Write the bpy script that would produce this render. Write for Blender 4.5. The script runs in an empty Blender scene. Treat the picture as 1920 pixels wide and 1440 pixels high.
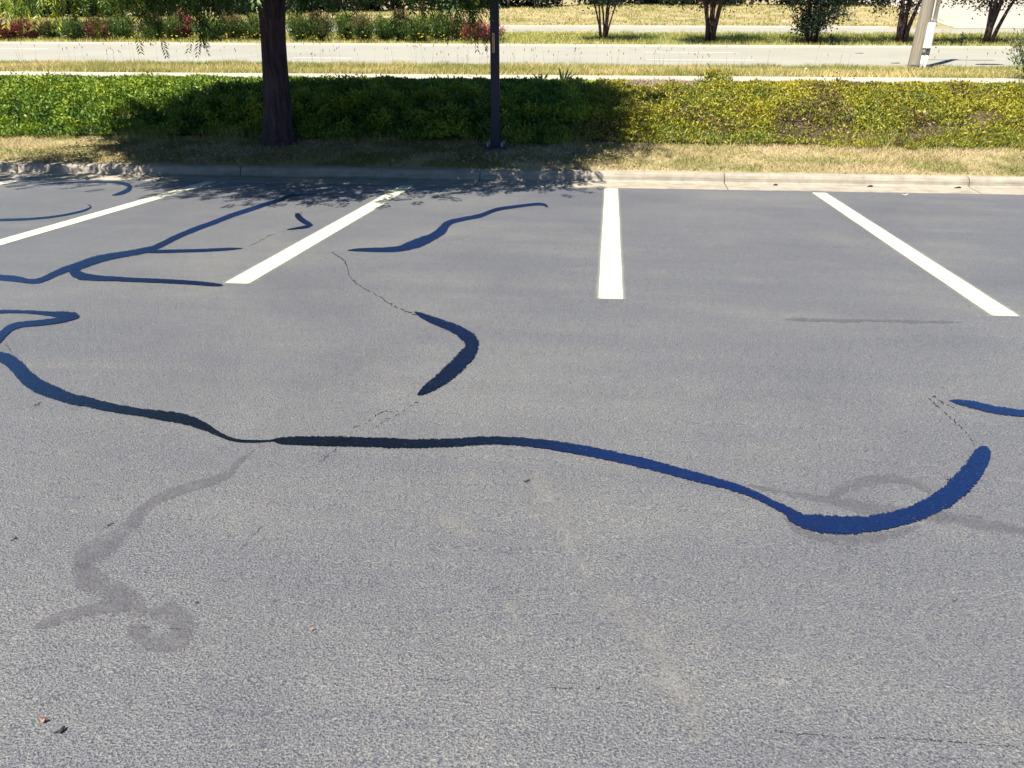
import bpy, math, random
import numpy as np

rng = np.random.default_rng(7)
random.seed(7)
scene = bpy.context.scene
R = math.radians

# ------------------------------------------------------------------ camera
CAM = np.array([0.0, 0.0, 1.556])
PITCH, YAW, FPX = R(26.0), R(6.81), 1440.0
cd = bpy.data.cameras.new('camera')
cam = bpy.data.objects.new('camera', cd)
scene.collection.objects.link(cam)
cam.location = CAM
cam.rotation_euler = (math.pi / 2 - PITCH, 0, YAW)
cd.sensor_fit = 'HORIZONTAL'
cd.sensor_width = 36.0
cd.lens = 36.0 * FPX / 1920.0
cd.clip_start, cd.clip_end = 0.05, 2000
scene.camera = cam

# ------------------------------------------------------------------ sky, sun, exposure
SUN_EL = R(63)
SUN_TO = np.array([0.526, 0.85])           # horizontal direction the shadows fall
world = bpy.data.worlds.new('World')
scene.world = world
world.use_nodes = True
wn = world.node_tree
bg = wn.nodes['Background']
sky = wn.nodes.new('ShaderNodeTexSky')
sky.sky_type = 'NISHITA'
sky.sun_disc = False
sky.sun_elevation = SUN_EL
sky.sun_rotation = math.atan2(-SUN_TO[0], -SUN_TO[1])
sky.altitude = 200
sky.air_density = 1.0
sky.dust_density = 0.0
sky.ozone_density = 10.0
bg.inputs['Strength'].default_value = 0.05
wn.links.new(sky.outputs[0], bg.inputs[0])
sd = bpy.data.lights.new('sun', 'SUN')
sd.energy = 5.0
sd.angle = R(0.53)
sd.color = (1.0, 0.93, 0.80)
sun = bpy.data.objects.new('sun', sd)
scene.collection.objects.link(sun)
sv = np.array([-SUN_TO[0] * math.cos(SUN_EL), -SUN_TO[1] * math.cos(SUN_EL), math.sin(SUN_EL)])
from mathutils import Vector
sun.rotation_euler = Vector(sv).to_track_quat('Z', 'Y').to_euler()
sun.location = (-20, -30, 60)
vs = scene.view_settings
vs.view_transform = 'Standard'
vs.look = 'None'
vs.exposure = 1.28
vs.gamma = 1.0
vs.use_curve_mapping = False
scene.cycles.max_bounces = 6
scene.cycles.transparent_max_bounces = 8

# ------------------------------------------------------------------ terrain profile
# W = distance across the kerb line, X along it; the kerb runs a little askew of the stalls
PW = [-300, 10.54, 10.95, 11.11, 12.3, 12.7, 14.5, 17.6, 18.45, 20.0, 23.0, 32.1, 34.0, 36.5, 38.0, 45.2, 45.6]
PZ = [17.4, -0.6113, -0.595, -0.475, -0.385, -0.36, -0.17, 0.03, 0.10, 0.115, 0.14, 0.275, 0.42, 0.54, 0.565, 0.675, 0.74]
KW = [-300, 12, 19, 23, 32, 45, 400]
KK = [0.042, 0.042, 0.03, 0.03, 0.008, 0.0, 0.0]
LOT = 0.058


def prof(W):
    return np.interp(W, PW, PZ)


def sstep(a, b, x):
    t = np.clip((x - a) / (b - a), 0, 1)
    return t * t * (3 - 2 * t)


def zf(X, W):
    X = np.asarray(X, float); W = np.asarray(W, float)
    z = np.where(W < 10.54, -LOT * W, prof(W))
    A = np.interp(X, [-40, -28, -12, -2, 30], [0.28, 0.38, 0.72, 0.93, 0.96])
    bank = 0.74 + A * 1.12 * sstep(44.8, 54.5, W) + np.maximum(W - 54, 0) * 0.02
    drive = 0.675 + 0.078 * np.clip(W - 45.2, 0, 40)
    t = sstep(16.4, 18.0, X) * (1 - sstep(30, 34, X))
    far = bank * (1 - t) + drive * t
    return np.where(W > 45.6, far, z)


def P(X, W, dz=0.0):
    X = np.asarray(X, float); W = np.asarray(W, float)
    Y = W + np.interp(W, KW, KK) * X
    return np.stack(np.broadcast_arrays(X, Y, zf(X, W) + dz), -1)


def WY(X, Y):
    W = np.asarray(Y, float).copy()
    for _ in range(4):
        W = Y - np.interp(W, KW, KK) * X
    return W


_fw = np.array([-math.sin(YAW) * math.cos(PITCH), math.cos(YAW) * math.cos(PITCH), -math.sin(PITCH)])
_rt = np.array([math.cos(YAW), math.sin(YAW), 0])
_up = np.cross(_rt, _fw)


def sight(u, v):
    u = np.asarray(u, float); v = np.asarray(v, float)
    return _fw + ((u - 960) / FPX)[..., None] * _rt - ((v - 720) / FPX)[..., None] * _up


def on_lot(u, v, dz=0.0):
    """survey point on the tilted car-park plane"""
    d = sight(u, v)
    t = (CAM[2] - dz) / -(d[..., 2] + LOT * (d[..., 1] - 0.042 * d[..., 0]))
    return CAM + t[..., None] * d


def at_depth(u, v, Y):
    d = sight(u, v)
    return CAM + (Y / d[..., 1])[..., None] * d


# ------------------------------------------------------------------ noise
class Noise:
    def __init__(self, seed):
        self.g = np.random.default_rng(seed).random((64, 64))

    def __call__(self, x, y):
        x = np.asarray(x, float); y = np.asarray(y, float)
        xi = np.floor(x).astype(int); yi = np.floor(y).astype(int)
        fx = x - xi; fy = y - yi
        fx = fx * fx * (3 - 2 * fx); fy = fy * fy * (3 - 2 * fy)
        g = self.g
        a = g[xi % 64, yi % 64]; b = g[(xi + 1) % 64, yi % 64]
        c = g[xi % 64, (yi + 1) % 64]; d = g[(xi + 1) % 64, (yi + 1) % 64]
        return (a * (1 - fx) + b * fx) * (1 - fy) + (c * (1 - fx) + d * fx) * fy


nA, nB, nC, nD = Noise(1), Noise(2), Noise(3), Noise(4)

# ------------------------------------------------------------------ object helpers


def link(o, parent=None):
    scene.collection.objects.link(o)
    if parent is not None:
        o.parent = parent
    return o


def mesh(name, V, F, mat, parent=None, attrs=None, smooth=False):
    """V (n,3); F list/array of faces (equal size array or list)."""
    me = bpy.data.meshes.new(name)
    V = np.asarray(V, np.float32)
    if isinstance(F, np.ndarray):
        n, k = F.shape
        me.vertices.add(len(V)); me.vertices.foreach_set('co', V.ravel())
        me.loops.add(n * k); me.loops.foreach_set('vertex_index', F.astype(np.int32).ravel())
        me.polygons.add(n)
        me.polygons.foreach_set('loop_start', np.arange(0, n * k, k, dtype=np.int32))
        me.update(calc_edges=True)
    else:
        me.from_pydata([tuple(map(float, v)) for v in V], [], [tuple(map(int, f)) for f in F])
        me.update()
    for k_, a in (attrs or {}).items():
        at = me.attributes.new(k_, 'FLOAT', 'POINT')
        at.data.foreach_set('value', np.asarray(a, np.float32))
    if smooth:
        me.polygons.foreach_set('use_smooth', np.ones(len(me.polygons), bool))
    if mat is not None:
        me.materials.append(mat)
    o = bpy.data.objects.new(name, me)
    return link(o, parent)


def empty(name, loc):
    o = bpy.data.objects.new(name, None)
    o.empty_display_size = 0.2
    o.location = [float(c) for c in loc]
    return link(o)


def child_at(o):
    """put an already world-placed mesh under its parent Empty without moving it"""
    o.matrix_parent_inverse = o.parent.matrix_basis.inverted()
    return o


def tag(o, label, cat, group=None, kind=None):
    o['label'] = label
    o['category'] = cat
    if group: o['group'] = group
    if kind: o['kind'] = kind
    return o


def struct(o, label=None, cat=None):
    o['kind'] = 'structure'
    if label: o['label'] = label
    if cat: o['category'] = cat
    return o


class Geo:
    """collects pieces of one mesh"""
    def __init__(self):
        self.V = []; self.F = []; self.n = 0; self.A = []

    def add(self, V, F, a=None):
        V = np.asarray(V, float)
        self.V.append(V); self.A.append(np.full(len(V), 0.5 if a is None else a) if np.isscalar(a) or a is None else a)
        for f in F: self.F.append([i + self.n for i in f])
        self.n += len(V)

    def tube(self, pts, rad, seg=8, cap=True, jit=0.0, seed=0):
        pts = np.asarray(pts, float); rad = np.broadcast_to(np.asarray(rad, float), (len(pts),))
        r = np.random.default_rng(seed)
        T = np.gradient(pts, axis=0); T /= np.linalg.norm(T, axis=1)[:, None] + 1e-9
        ref = np.array([1, 0, 0]) if abs(T[0][0]) < 0.8 else np.array([0, 1, 0])
        V = []
        ph = np.linspace(0, 2 * math.pi, seg, endpoint=False)
        for p, t, q in zip(pts, T, rad):
            a = np.cross(t, ref); a /= np.linalg.norm(a); b = np.cross(t, a)
            rr = q * (1 + jit * (r.random(seg) - 0.5))
            V.append(p + (np.cos(ph) * rr)[:, None] * a + (np.sin(ph) * rr)[:, None] * b)
        V = np.concatenate(V); F = []
        for i in range(len(pts) - 1):
            for j in range(seg):
                k = (j + 1) % seg
                F.append([i * seg + j, i * seg + k, (i + 1) * seg + k, (i + 1) * seg + j])
        if cap:
            F.append(list(range(seg))[::-1]); F.append([(len(pts) - 1) * seg + j for j in range(seg)])
        self.add(V, F)

    def box(self, c, s, rot=0.0, ch=0.0):
        c = np.asarray(c, float); hx, hy, hz = np.asarray(s, float) / 2
        if ch:
            ring = [(-hx + ch, -hy), (hx - ch, -hy), (hx, -hy + ch), (hx, hy - ch), (hx - ch, hy), (-hx + ch, hy), (-hx, hy - ch), (-hx, -hy + ch)]
        else:
            ring = [(-hx, -hy), (hx, -hy), (hx, hy), (-hx, hy)]
        n = len(ring)
        V = np.array([(x, y, -hz) for x, y in ring] + [(x, y, hz) for x, y in ring])
        cr, sr = math.cos(rot), math.sin(rot)
        V = np.stack([V[:, 0] * cr - V[:, 1] * sr, V[:, 0] * sr + V[:, 1] * cr, V[:, 2]], 1) + c
        F = [list(range(n))[::-1], list(range(n, 2 * n))] + [[i, (i + 1) % n, n + (i + 1) % n, n + i] for i in range(n)]
        self.add(V, F)

    def build(self, name, mat, parent=None, smooth=False):
        o = mesh(name, np.concatenate(self.V), self.F, mat, parent, smooth=smooth)
        if parent is not None: child_at(o)
        return o


# ------------------------------------------------------------------ materials
def nodes(name):
    m = bpy.data.materials.new(name); m.use_nodes = True
    nt = m.node_tree
    b = nt.nodes['Principled BSDF']
    return m, nt, b


def N(nt, t, **kw):
    n = nt.nodes.new('ShaderNode' + t)
    for k, v in kw.items():
        if k in n.inputs: n.inputs[k].default_value = v
        else: setattr(n, k, v)
    return n


def ramp(nt, fac, stops, interp='LINEAR'):
    r = nt.nodes.new('ShaderNodeValToRGB')
    r.color_ramp.interpolation = interp
    e = r.color_ramp.elements
    while len(e) < len(stops): e.new(0.5)
    for el, (p, c) in zip(e, stops):
        el.position = p
        el.color = (*c, 1) if len(c) == 3 else c
    nt.links.new(fac, r.inputs[0])
    return r.outputs[0]


def mixc(nt, fac, a, b, mode='MIX'):
    m = nt.nodes.new('ShaderNodeMix'); m.data_type = 'RGBA'; m.blend_type = mode
    for s, x in ((0, fac), (6, a), (7, b)):
        if hasattr(x, 'is_linked'): nt.links.new(x, m.inputs[s])
        elif s == 0: m.inputs[0].default_value = x
        else: m.inputs[s].default_value = (*x, 1)
    return m.outputs[2]


def math_(nt, op, a, b=None, c=None, clamp=False):
    m = nt.nodes.new('ShaderNodeMath'); m.operation = op; m.use_clamp = clamp
    for i, x in enumerate((a, b, c)):
        if x is None: continue
        if hasattr(x, 'is_linked'): nt.links.new(x, m.inputs[i])
        else: m.inputs[i].default_value = x
    return m.outputs[0]


def coords(nt, scale=(1, 1, 1)):
    g = N(nt, 'NewGeometry')
    mp = N(nt, 'Mapping'); mp.inputs['Scale'].default_value = scale
    nt.links.new(g.outputs['Position'], mp.inputs[0])
    return mp.outputs[0]


def noise(nt, vec, scale, detail=4, rough=0.55, dist=0.0):
    n = N(nt, 'TexNoise', Scale=scale, Detail=detail, Roughness=rough, Distortion=dist)
    nt.links.new(vec, n.inputs['Vector'])
    return n.outputs['Fac']


def bump(nt, b, h, strength, dist):
    bp = N(nt, 'Bump', Strength=strength, Distance=dist)
    nt.links.new(h, bp.inputs['Height'])
    nt.links.new(bp.outputs[0], b.inputs['Normal'])
    return bp


def asphalt_relief(nt, vec):
    """stony relief of the sealed surface: rounded aggregate with finer grit on it"""
    a = noise(nt, vec, 158, 2.0, 0.5, 0.3)
    f = noise(nt, vec, 310, 2.0, 0.6)
    return a, f


def mat_asphalt():
    m, nt, b = nodes('asphalt')
    vec = coords(nt)
    cell, fine = asphalt_relief(nt, vec)
    big = noise(nt, vec, 0.55, 5, 0.6, 0.6)
    streak = noise(nt, coords(nt, (0.35, 3.2, 1)), 1.1, 4, 0.6)
    mid = noise(nt, vec, 3.0, 5, 0.62)
    c = ramp(nt, big, [(0.28, (0.102, 0.104, 0.117)), (0.5, (0.124, 0.126, 0.136)), (0.72, (0.151, 0.152, 0.150))])
    c = mixc(nt, ramp(nt, streak, [(0.38, (0, 0, 0)), (0.7, (0.4, 0.4, 0.4))]), c, (0.082, 0.087, 0.110))
    c = mixc(nt, ramp(nt, mid, [(0.58, (0, 0, 0)), (0.8, (0.3, 0.3, 0.3))]), c, (0.19, 0.18, 0.155))
    # low points of the relief are darker and bluer than the high ones
    peb = ramp(nt, cell, [(0.34, (0.40, 0.43, 0.53)), (0.45, (0.87, 0.89, 0.94)), (0.55, (1.05, 1.05, 1.0)), (0.68, (1.62, 1.58, 1.38))])
    c = mixc(nt, 1.0, c, peb, 'MULTIPLY')
    gr = ramp(nt, fine, [(0.34, (0.6, 0.61, 0.68)), (0.5, (1, 1, 1)), (0.66, (1.45, 1.42, 1.32))])
    c = mixc(nt, 1.0, c, gr, 'MULTIPLY')
    nt.links.new(c, b.inputs['Base Color'])
    b.inputs['Roughness'].default_value = 0.5
    b.inputs['Specular IOR Level'].default_value = 0.45
    h = math_(nt, 'ADD', cell, math_(nt, 'MULTIPLY', fine, 0.35))
    bump(nt, b, h, 1.0, 0.0085)
    return m


def mat_old_seal():
    m, nt, b = nodes('old_sealant')
    vec = coords(nt)
    cell, fine = asphalt_relief(nt, vec)
    mid = noise(nt, vec, 14.0, 5, 0.65)
    c = ramp(nt, mid, [(0.3, (0.094, 0.093, 0.107)), (0.55, (0.108, 0.107, 0.120)), (0.72, (0.155, 0.155, 0.157))])
    peb = ramp(nt, cell, [(0.36, (0.6, 0.62, 0.74)), (0.62, (1.2, 1.18, 1.12))])
    c = mixc(nt, 1.0, c, peb, 'MULTIPLY')
    nt.links.new(c, b.inputs['Base Color'])
    b.inputs['Roughness'].default_value = 0.6
    bump(nt, b, cell, 0.55, 0.008)
    # worn, feathered edge: the film thins out over the stones
    at = N(nt, 'Attribute'); at.attribute_name = 'edge'
    n2 = noise(nt, vec, 70, 3, 0.6)
    n3 = noise(nt, vec, 9, 4, 0.6)
    fac = math_(nt, 'ADD', at.outputs['Fac'], math_(nt, 'MULTIPLY', math_(nt, 'SUBTRACT', n2, 0.5), 1.6))
    fac = math_(nt, 'ADD', fac, math_(nt, 'MULTIPLY', math_(nt, 'SUBTRACT', n3, 0.55), 1.8))
    fac = ramp(nt, fac, [(0.15, (0, 0, 0)), (0.75, (0.56, 0.56, 0.56))])
    out = nt.nodes['Material Output']
    tr = N(nt, 'BsdfTransparent'); mx = N(nt, 'MixShader')
    nt.links.new(fac, mx.inputs[0]); nt.links.new(tr.outputs[0], mx.inputs[1]); nt.links.new(b.outputs[0], mx.inputs[2])
    nt.links.new(mx.outputs[0], out.inputs[0])
    return m


def mat_seal():
    m, nt, b = nodes('crack_sealant')
    vec = coords(nt)
    cell, fine = asphalt_relief(nt, vec)
    b.inputs['Roughness'].default_value = 0.5
    b.inputs['Specular IOR Level'].default_value = 0.2
    h = math_(nt, 'ADD', cell, math_(nt, 'MULTIPLY', fine, 0.2))
    bp = bump(nt, b, h, 0.28, 0.005)
    sp = ramp(nt, noise(nt, vec, 150, 2, 0.5), [(0.70, (0, 0, 0)), (0.75, (0.7, 0.7, 0.7))])
    nt.links.new(mixc(nt, sp, (0.002, 0.002, 0.008), (0.22, 0.22, 0.24)), b.inputs['Base Color'])
    # glossy tar film over it
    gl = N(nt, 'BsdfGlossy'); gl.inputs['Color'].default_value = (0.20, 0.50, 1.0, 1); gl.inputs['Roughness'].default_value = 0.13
    nt.links.new(bp.outputs[0], gl.inputs['Normal'])
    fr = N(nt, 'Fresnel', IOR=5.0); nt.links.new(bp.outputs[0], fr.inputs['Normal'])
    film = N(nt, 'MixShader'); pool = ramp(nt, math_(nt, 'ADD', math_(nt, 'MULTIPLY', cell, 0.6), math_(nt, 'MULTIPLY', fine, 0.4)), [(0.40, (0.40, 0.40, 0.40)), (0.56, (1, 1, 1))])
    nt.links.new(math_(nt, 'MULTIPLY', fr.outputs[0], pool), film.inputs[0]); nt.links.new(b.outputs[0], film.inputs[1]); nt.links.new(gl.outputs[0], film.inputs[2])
    at = N(nt, 'Attribute'); at.attribute_name = 'edge'
    n2 = noise(nt, vec, 70, 3, 0.7)
    fac = math_(nt, 'ADD', at.outputs['Fac'], math_(nt, 'MULTIPLY', math_(nt, 'SUBTRACT', n2, 0.5), 1.7))
    fac = math_(nt, 'GREATER_THAN', fac, 0.16)
    out = nt.nodes['Material Output']
    tr = N(nt, 'BsdfTransparent'); mx = N(nt, 'MixShader')
    nt.links.new(fac, mx.inputs[0]); nt.links.new(tr.outputs[0], mx.inputs[1]); nt.links.new(film.outputs[0], mx.inputs[2])
    nt.links.new(mx.outputs[0], out.inputs[0])
    return m


def mat_paint():
    m, nt, b = nodes('stripe_paint')
    vec = coords(nt)
    cell, fine = asphalt_relief(nt, vec)
    n1 = noise(nt, vec, 9, 4, 0.6)
    nt.links.new(ramp(nt, n1, [(0.3, (0.50, 0.50, 0.37)), (0.7, (0.58, 0.575, 0.43))]), b.inputs['Base Color'])
    b.inputs['Roughness'].default_value = 0.6
    bump(nt, b, cell, 0.4, 0.006)
    at = N(nt, 'Attribute'); at.attribute_name = 'edge'     # metres inside (+) or outside (-) the sprayed line
    n2 = noise(nt, vec, 210, 2, 0.7)
    # solid inside, sprayed speckle dying off outside
    dens = ramp(nt, math_(nt, 'MULTIPLY_ADD', at.outputs['Fac'], 6.0, 0.5), [(0.0, (0, 0, 0)), (0.2, (0.12, 0.12, 0.12)), (0.42, (0.36, 0.36, 0.36)), (0.53, (1, 1, 1))])
    fac = math_(nt, 'MULTIPLY', math_(nt, 'SUBTRACT', math_(nt, 'ADD', dens, math_(nt, 'MULTIPLY', n2, 0.9)), 0.72), 3.0, clamp=True)
    out = nt.nodes['Material Output']
    tr = N(nt, 'BsdfTransparent'); mx = N(nt, 'MixShader')
    nt.links.new(fac, mx.inputs[0]); nt.links.new(tr.outputs[0], mx.inputs[1]); nt.links.new(b.outputs[0], mx.inputs[2])
    nt.links.new(mx.outputs[0], out.inputs[0])
    return m


def mat_rough(name, stops, scale=3.0, rough=0.85, bump_s=0.2, bump_d=0.01, bscale=40, speck=None):
    m, nt, b = nodes(name)
    vec = coords(nt)
    n1 = noise(nt, vec, scale, 6, 0.62, 0.4)
    c = ramp(nt, n1, stops)
    if speck:
        n3 = noise(nt, vec, speck[0], 3, 0.6)
        c = mixc(nt, ramp(nt, n3, [(speck[1], (0, 0, 0)), (speck[1] + 0.12, (0.8, 0.8, 0.8))]), c, speck[2])
    nt.links.new(c, b.inputs['Base Color'])
    b.inputs['Roughness'].default_value = rough
    b.inputs['Specular IOR Level'].default_value = 0.3
    bump(nt, b, noise(nt, vec, bscale, 4, 0.6), bump_s, bump_d)
    return m


def mat_leaf(name, stops, trans=0.3, rough=0.5, spec=0.35):
    m, nt, b = nodes(name)
    at = N(nt, 'Attribute'); at.attribute_name = 'rnd'
    c = ramp(nt, at.outputs['Fac'], stops)
    nt.links.new(c, b.inputs['Base Color'])
    b.inputs['Roughness'].default_value = rough
    b.inputs['Specular IOR Level'].default_value = spec
    t = N(nt, 'BsdfTranslucent'); nt.links.new(c, t.inputs[0])
    mx = N(nt, 'MixShader'); mx.inputs[0].default_value = trans
    nt.links.new(b.outputs[0], mx.inputs[1]); nt.links.new(t.outputs[0], mx.inputs[2])
    nt.links.new(mx.outputs[0], nt.nodes['Material Output'].inputs[0])
    return m


def mat_bark(name, a, bcol, scale=(22, 22, 3), dist=0.02, strength=0.8):
    m, nt, b = nodes(name)
    vec = coords(nt, scale)
    n1 = noise(nt, vec, 1.0, 6, 0.65, 0.6)
    nt.links.new(ramp(nt, n1, [(0.3, a), (0.68, bcol)]), b.inputs['Base Color'])
    b.inputs['Roughness'].default_value = 0.9
    b.inputs['Specular IOR Level'].default_value = 0.15
    bump(nt, b, n1, strength, dist)
    return m


def mat_plain(name, col, rough=0.6, metal=0.0, var=0.12):
    m, nt, b = nodes(name)
    vec = coords(nt)
    n1 = noise(nt, vec, 12, 5, 0.6)
    lo = tuple(c * (1 - var) for c in col); hi = tuple(min(1, c * (1 + var)) for c in col)
    nt.links.new(ramp(nt, n1, [(0.3, lo), (0.7, hi)]), b.inputs['Base Color'])
    b.inputs['Roughness'].default_value = rough
    b.inputs['Metallic'].default_value = metal
    return m


M = {}
M['asphalt'] = mat_asphalt()
M['old'] = mat_old_seal()
M['seal'] = mat_seal()
M['paint'] = mat_paint()
M['crack'] = mat_plain('crack_dark', (0.012, 0.012, 0.018), 0.9)
M['soil'] = mat_rough('soil', [(0.3, (0.10, 0.075, 0.045)), (0.55, (0.19, 0.15, 0.085)), (0.75, (0.26, 0.21, 0.12))], 2.5, 0.95, 0.6, 0.03, 30)
M['lawn_soil'] = mat_rough('lawn_soil', [(0.3, (0.14, 0.125, 0.055)), (0.5, (0.26, 0.22, 0.115)), (0.7, (0.36, 0.285, 0.17))], 1.2, 0.95, 0.7, 0.05, 18)
M['bank_soil'] = mat_rough('bank_soil', [(0.3, (0.035, 0.03, 0.018)), (0.55, (0.07, 0.05, 0.03)), (0.75, (0.13, 0.09, 0.065))], 3.0, 0.95, 0.6, 0.03, 30)
M['kerb'] = mat_rough('kerb_concrete', [(0.28, (0.21, 0.187, 0.15)), (0.5, (0.285, 0.257, 0.208)), (0.72, (0.34, 0.31, 0.26))], 5.0, 0.85, 0.25, 0.006, 120, (70, 0.62, (0.15, 0.13, 0.105)))
_nt = M['kerb'].node_tree; _b = _nt.nodes['Principled BSDF']
_src = _b.inputs['Base Color'].links[0].from_socket
_gr = ramp(_nt, noise(_nt, coords(_nt, (1.2, 9, 14)), 1.6, 5, 0.65), [(0.48, (0, 0, 0)), (0.72, (0.75, 0.75, 0.75))])
_nt.links.new(mixc(_nt, _gr, _src, (0.155, 0.138, 0.118)), _b.inputs['Base Color'])
M['walk'] = mat_rough('walk_concrete', [(0.3, (0.30, 0.272, 0.225)), (0.7, (0.38, 0.35, 0.30))], 1.5, 0.85, 0.2, 0.006, 60)
M['road'] = mat_rough('road_concrete', [(0.3, (0.236, 0.232, 0.200)), (0.7, (0.278, 0.273, 0.233))], 0.35, 0.85, 0.15, 0.006, 40)
M['roadline'] = mat_plain('road_line_paint', (0.62, 0.60, 0.55), 0.7)
M['far_asphalt'] = mat_rough('far_asphalt', [(0.3, (0.10, 0.115, 0.125)), (0.7, (0.15, 0.16, 0.165))], 0.5, 0.8, 0.2, 0.01, 40)
M['bark'] = mat_bark('tree_bark', (0.014, 0.010, 0.018), (0.085, 0.062, 0.072))
M['myrtle_bark'] = mat_bark('myrtle_bark', (0.022, 0.014, 0.018), (0.07, 0.048, 0.045), (14, 14, 4), 0.005)
M['wood'] = mat_bark('weathered_wood', (0.17, 0.15, 0.115), (0.37, 0.335, 0.27), (30, 30, 1.2), 0.012)
M['red_wood'] = mat_bark('red_wood', (0.12, 0.05, 0.04), (0.22, 0.10, 0.075), (20, 20, 2), 0.01)
M['pole'] = mat_plain('dark_navy_paint', (0.004, 0.006, 0.034), 0.6)
M['steel'] = mat_plain('galvanised_steel', (0.30, 0.32, 0.36), 0.45, 0.6)
M['white_pvc'] = mat_plain('white_plastic', (0.66, 0.66, 0.63), 0.5, 0, 0.05)
M['grey_pvc'] = mat_plain('grey_plastic', (0.24, 0.25, 0.26), 0.55)
M['orange'] = mat_plain('orange_tape', (0.42, 0.17, 0.05), 0.6)
M['cream'] = mat_plain('cream_tape', (0.5, 0.45, 0.4), 0.6)
M['lens'] = mat_plain('lamp_lens', (0.5, 0.5, 0.48), 0.2)
M['litter'] = mat_plain('white_litter', (0.7, 0.68, 0.66), 0.7)
M['dry_leaf'] = mat_plain('dry_leaf', (0.40, 0.22, 0.13), 0.7, 0, 0.3)
M['twig'] = mat_plain('twig', (0.02, 0.017, 0.02), 0.8)

G_ = lambda *s: [(i / (len(s) - 1), c) for i, c in enumerate(s)]
M['leaf_tree'] = mat_leaf('shade_tree_leaf', G_((0.022, 0.055, 0.016), (0.04, 0.095, 0.02), (0.10, 0.17, 0.022), (0.42, 0.44, 0.03)), 0.34)  # yellow end of the ramp also paints the sunlit look of the sprays
M['leaf_cover'] = mat_leaf('ground_cover_leaf', G_((0.022, 0.055, 0.010), (0.075, 0.145, 0.016), (0.165, 0.25, 0.022), (0.29, 0.345, 0.03)), 0.22, 0.5, 0.32)
M['leaf_cover_y'] = mat_leaf('yellow_cover_leaf', [(0, (0.16, 0.065, 0.05)), (0.07, (0.13, 0.10, 0.05)), (0.16, (0.045, 0.11, 0.03)), (0.4, (0.16, 0.19, 0.024)), (0.7, (0.32, 0.30, 0.024)), (1, (0.46, 0.38, 0.03))], 0.28)
M['grass_dry'] = mat_leaf('dry_grass', [(0, (0.12, 0.14, 0.03)), (0.3, (0.23, 0.235, 0.06)), (0.6, (0.39, 0.32, 0.155)), (1, (0.56, 0.45, 0.28))], 0.25, 0.7, 0.2)
M['grass_mid'] = mat_leaf('mixed_grass', [(0, (0.10, 0.15, 0.03)), (0.4, (0.25, 0.26, 0.065)), (0.75, (0.42, 0.38, 0.15)), (1, (0.6, 0.48, 0.23))], 0.25, 0.7, 0.2)
M['grass_green'] = mat_leaf('green_grass', [(0, (0.15, 0.22, 0.045)), (0.5, (0.28, 0.32, 0.085)), (0.85, (0.45, 0.42, 0.13)), (1, (0.6, 0.5, 0.2))], 0.25, 0.7, 0.2)
M['flower'] = mat_leaf('yellow_flower', G_((0.55, 0.40, 0.02), (0.75, 0.62, 0.05)), 0.3)
M['seed'] = mat_leaf('seed_head', G_((0.08, 0.065, 0.05), (0.2, 0.16, 0.11)), 0.1)
M['shrub_g'] = mat_leaf('green_shrub_leaf', G_((0.02, 0.05, 0.016), (0.045, 0.095, 0.024), (0.12, 0.185, 0.035), (0.28, 0.27, 0.055)), 0.25)
M['shrub_m'] = mat_leaf('mixed_shrub_leaf', [(0, (0.02, 0.05, 0.018)), (0.45, (0.06, 0.11, 0.028)), (0.7, (0.14, 0.15, 0.035)), (0.8, (0.26, 0.10, 0.07)), (1, (0.34, 0.17, 0.13))], 0.25)
M['shrub_r'] = mat_leaf('red_shrub_leaf', [(0, (0.03, 0.045, 0.02)), (0.25, (0.11, 0.03, 0.03)), (0.6, (0.26, 0.06, 0.06)), (0.85, (0.35, 0.14, 0.11)), (1, (0.30, 0.22, 0.06))], 0.25)
M['myrtle_leaf'] = mat_leaf('myrtle_leaf', G_((0.007, 0.012, 0.010), (0.011, 0.022, 0.012), (0.024, 0.046, 0.014)), 0.06)
M['hedge_leaf'] = mat_leaf('hedge_leaf', G_((0.010, 0.022, 0.014), (0.018, 0.04, 0.018), (0.03, 0.06, 0.022)), 0.1, 0.4, 0.5)
M['sage'] = mat_leaf('grey_green_leaf', G_((0.09, 0.13, 0.045), (0.16, 0.19, 0.08), (0.27, 0.27, 0.15)), 0.25)
M['dark_weed'] = mat_leaf('dark_weed', G_((0.015, 0.03, 0.018), (0.03, 0.055, 0.025)), 0.1)


# ------------------------------------------------------------------ foliage generators
def unit(v):
    return v / (np.linalg.norm(v, axis=-1, keepdims=True) + 1e-9)


def leaf_quads(C, D, L, Wd, r, rnd):
    """diamond leaves: base C, direction D, length L, width Wd -> V,F,rnd"""
    n = len(C)
    D = unit(D)
    side = unit(np.cross(D, unit(r.normal(size=(n, 3)))))
    L = np.broadcast_to(L, (n,))[:, None]; Wd = np.broadcast_to(Wd, (n,))[:, None]
    m = C + D * L * 0.45
    V = np.stack([C, m - side * Wd / 2, C + D * L, m + side * Wd / 2], 1).reshape(-1, 3)
    F = np.arange(4 * n).reshape(n, 4)
    return V, F, np.repeat(rnd, 4)


def leaf_mesh(name, parts, mat, parent=None):
    V = []; F = []; A = []; n = 0
    for v, f, a in parts:
        V.append(v); F.append(f + n); A.append(a); n += len(v)
    o = mesh(name, np.concatenate(V), np.concatenate(F), mat, parent, {'rnd': np.concatenate(A)})
    if parent is not None: child_at(o)
    return o


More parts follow.
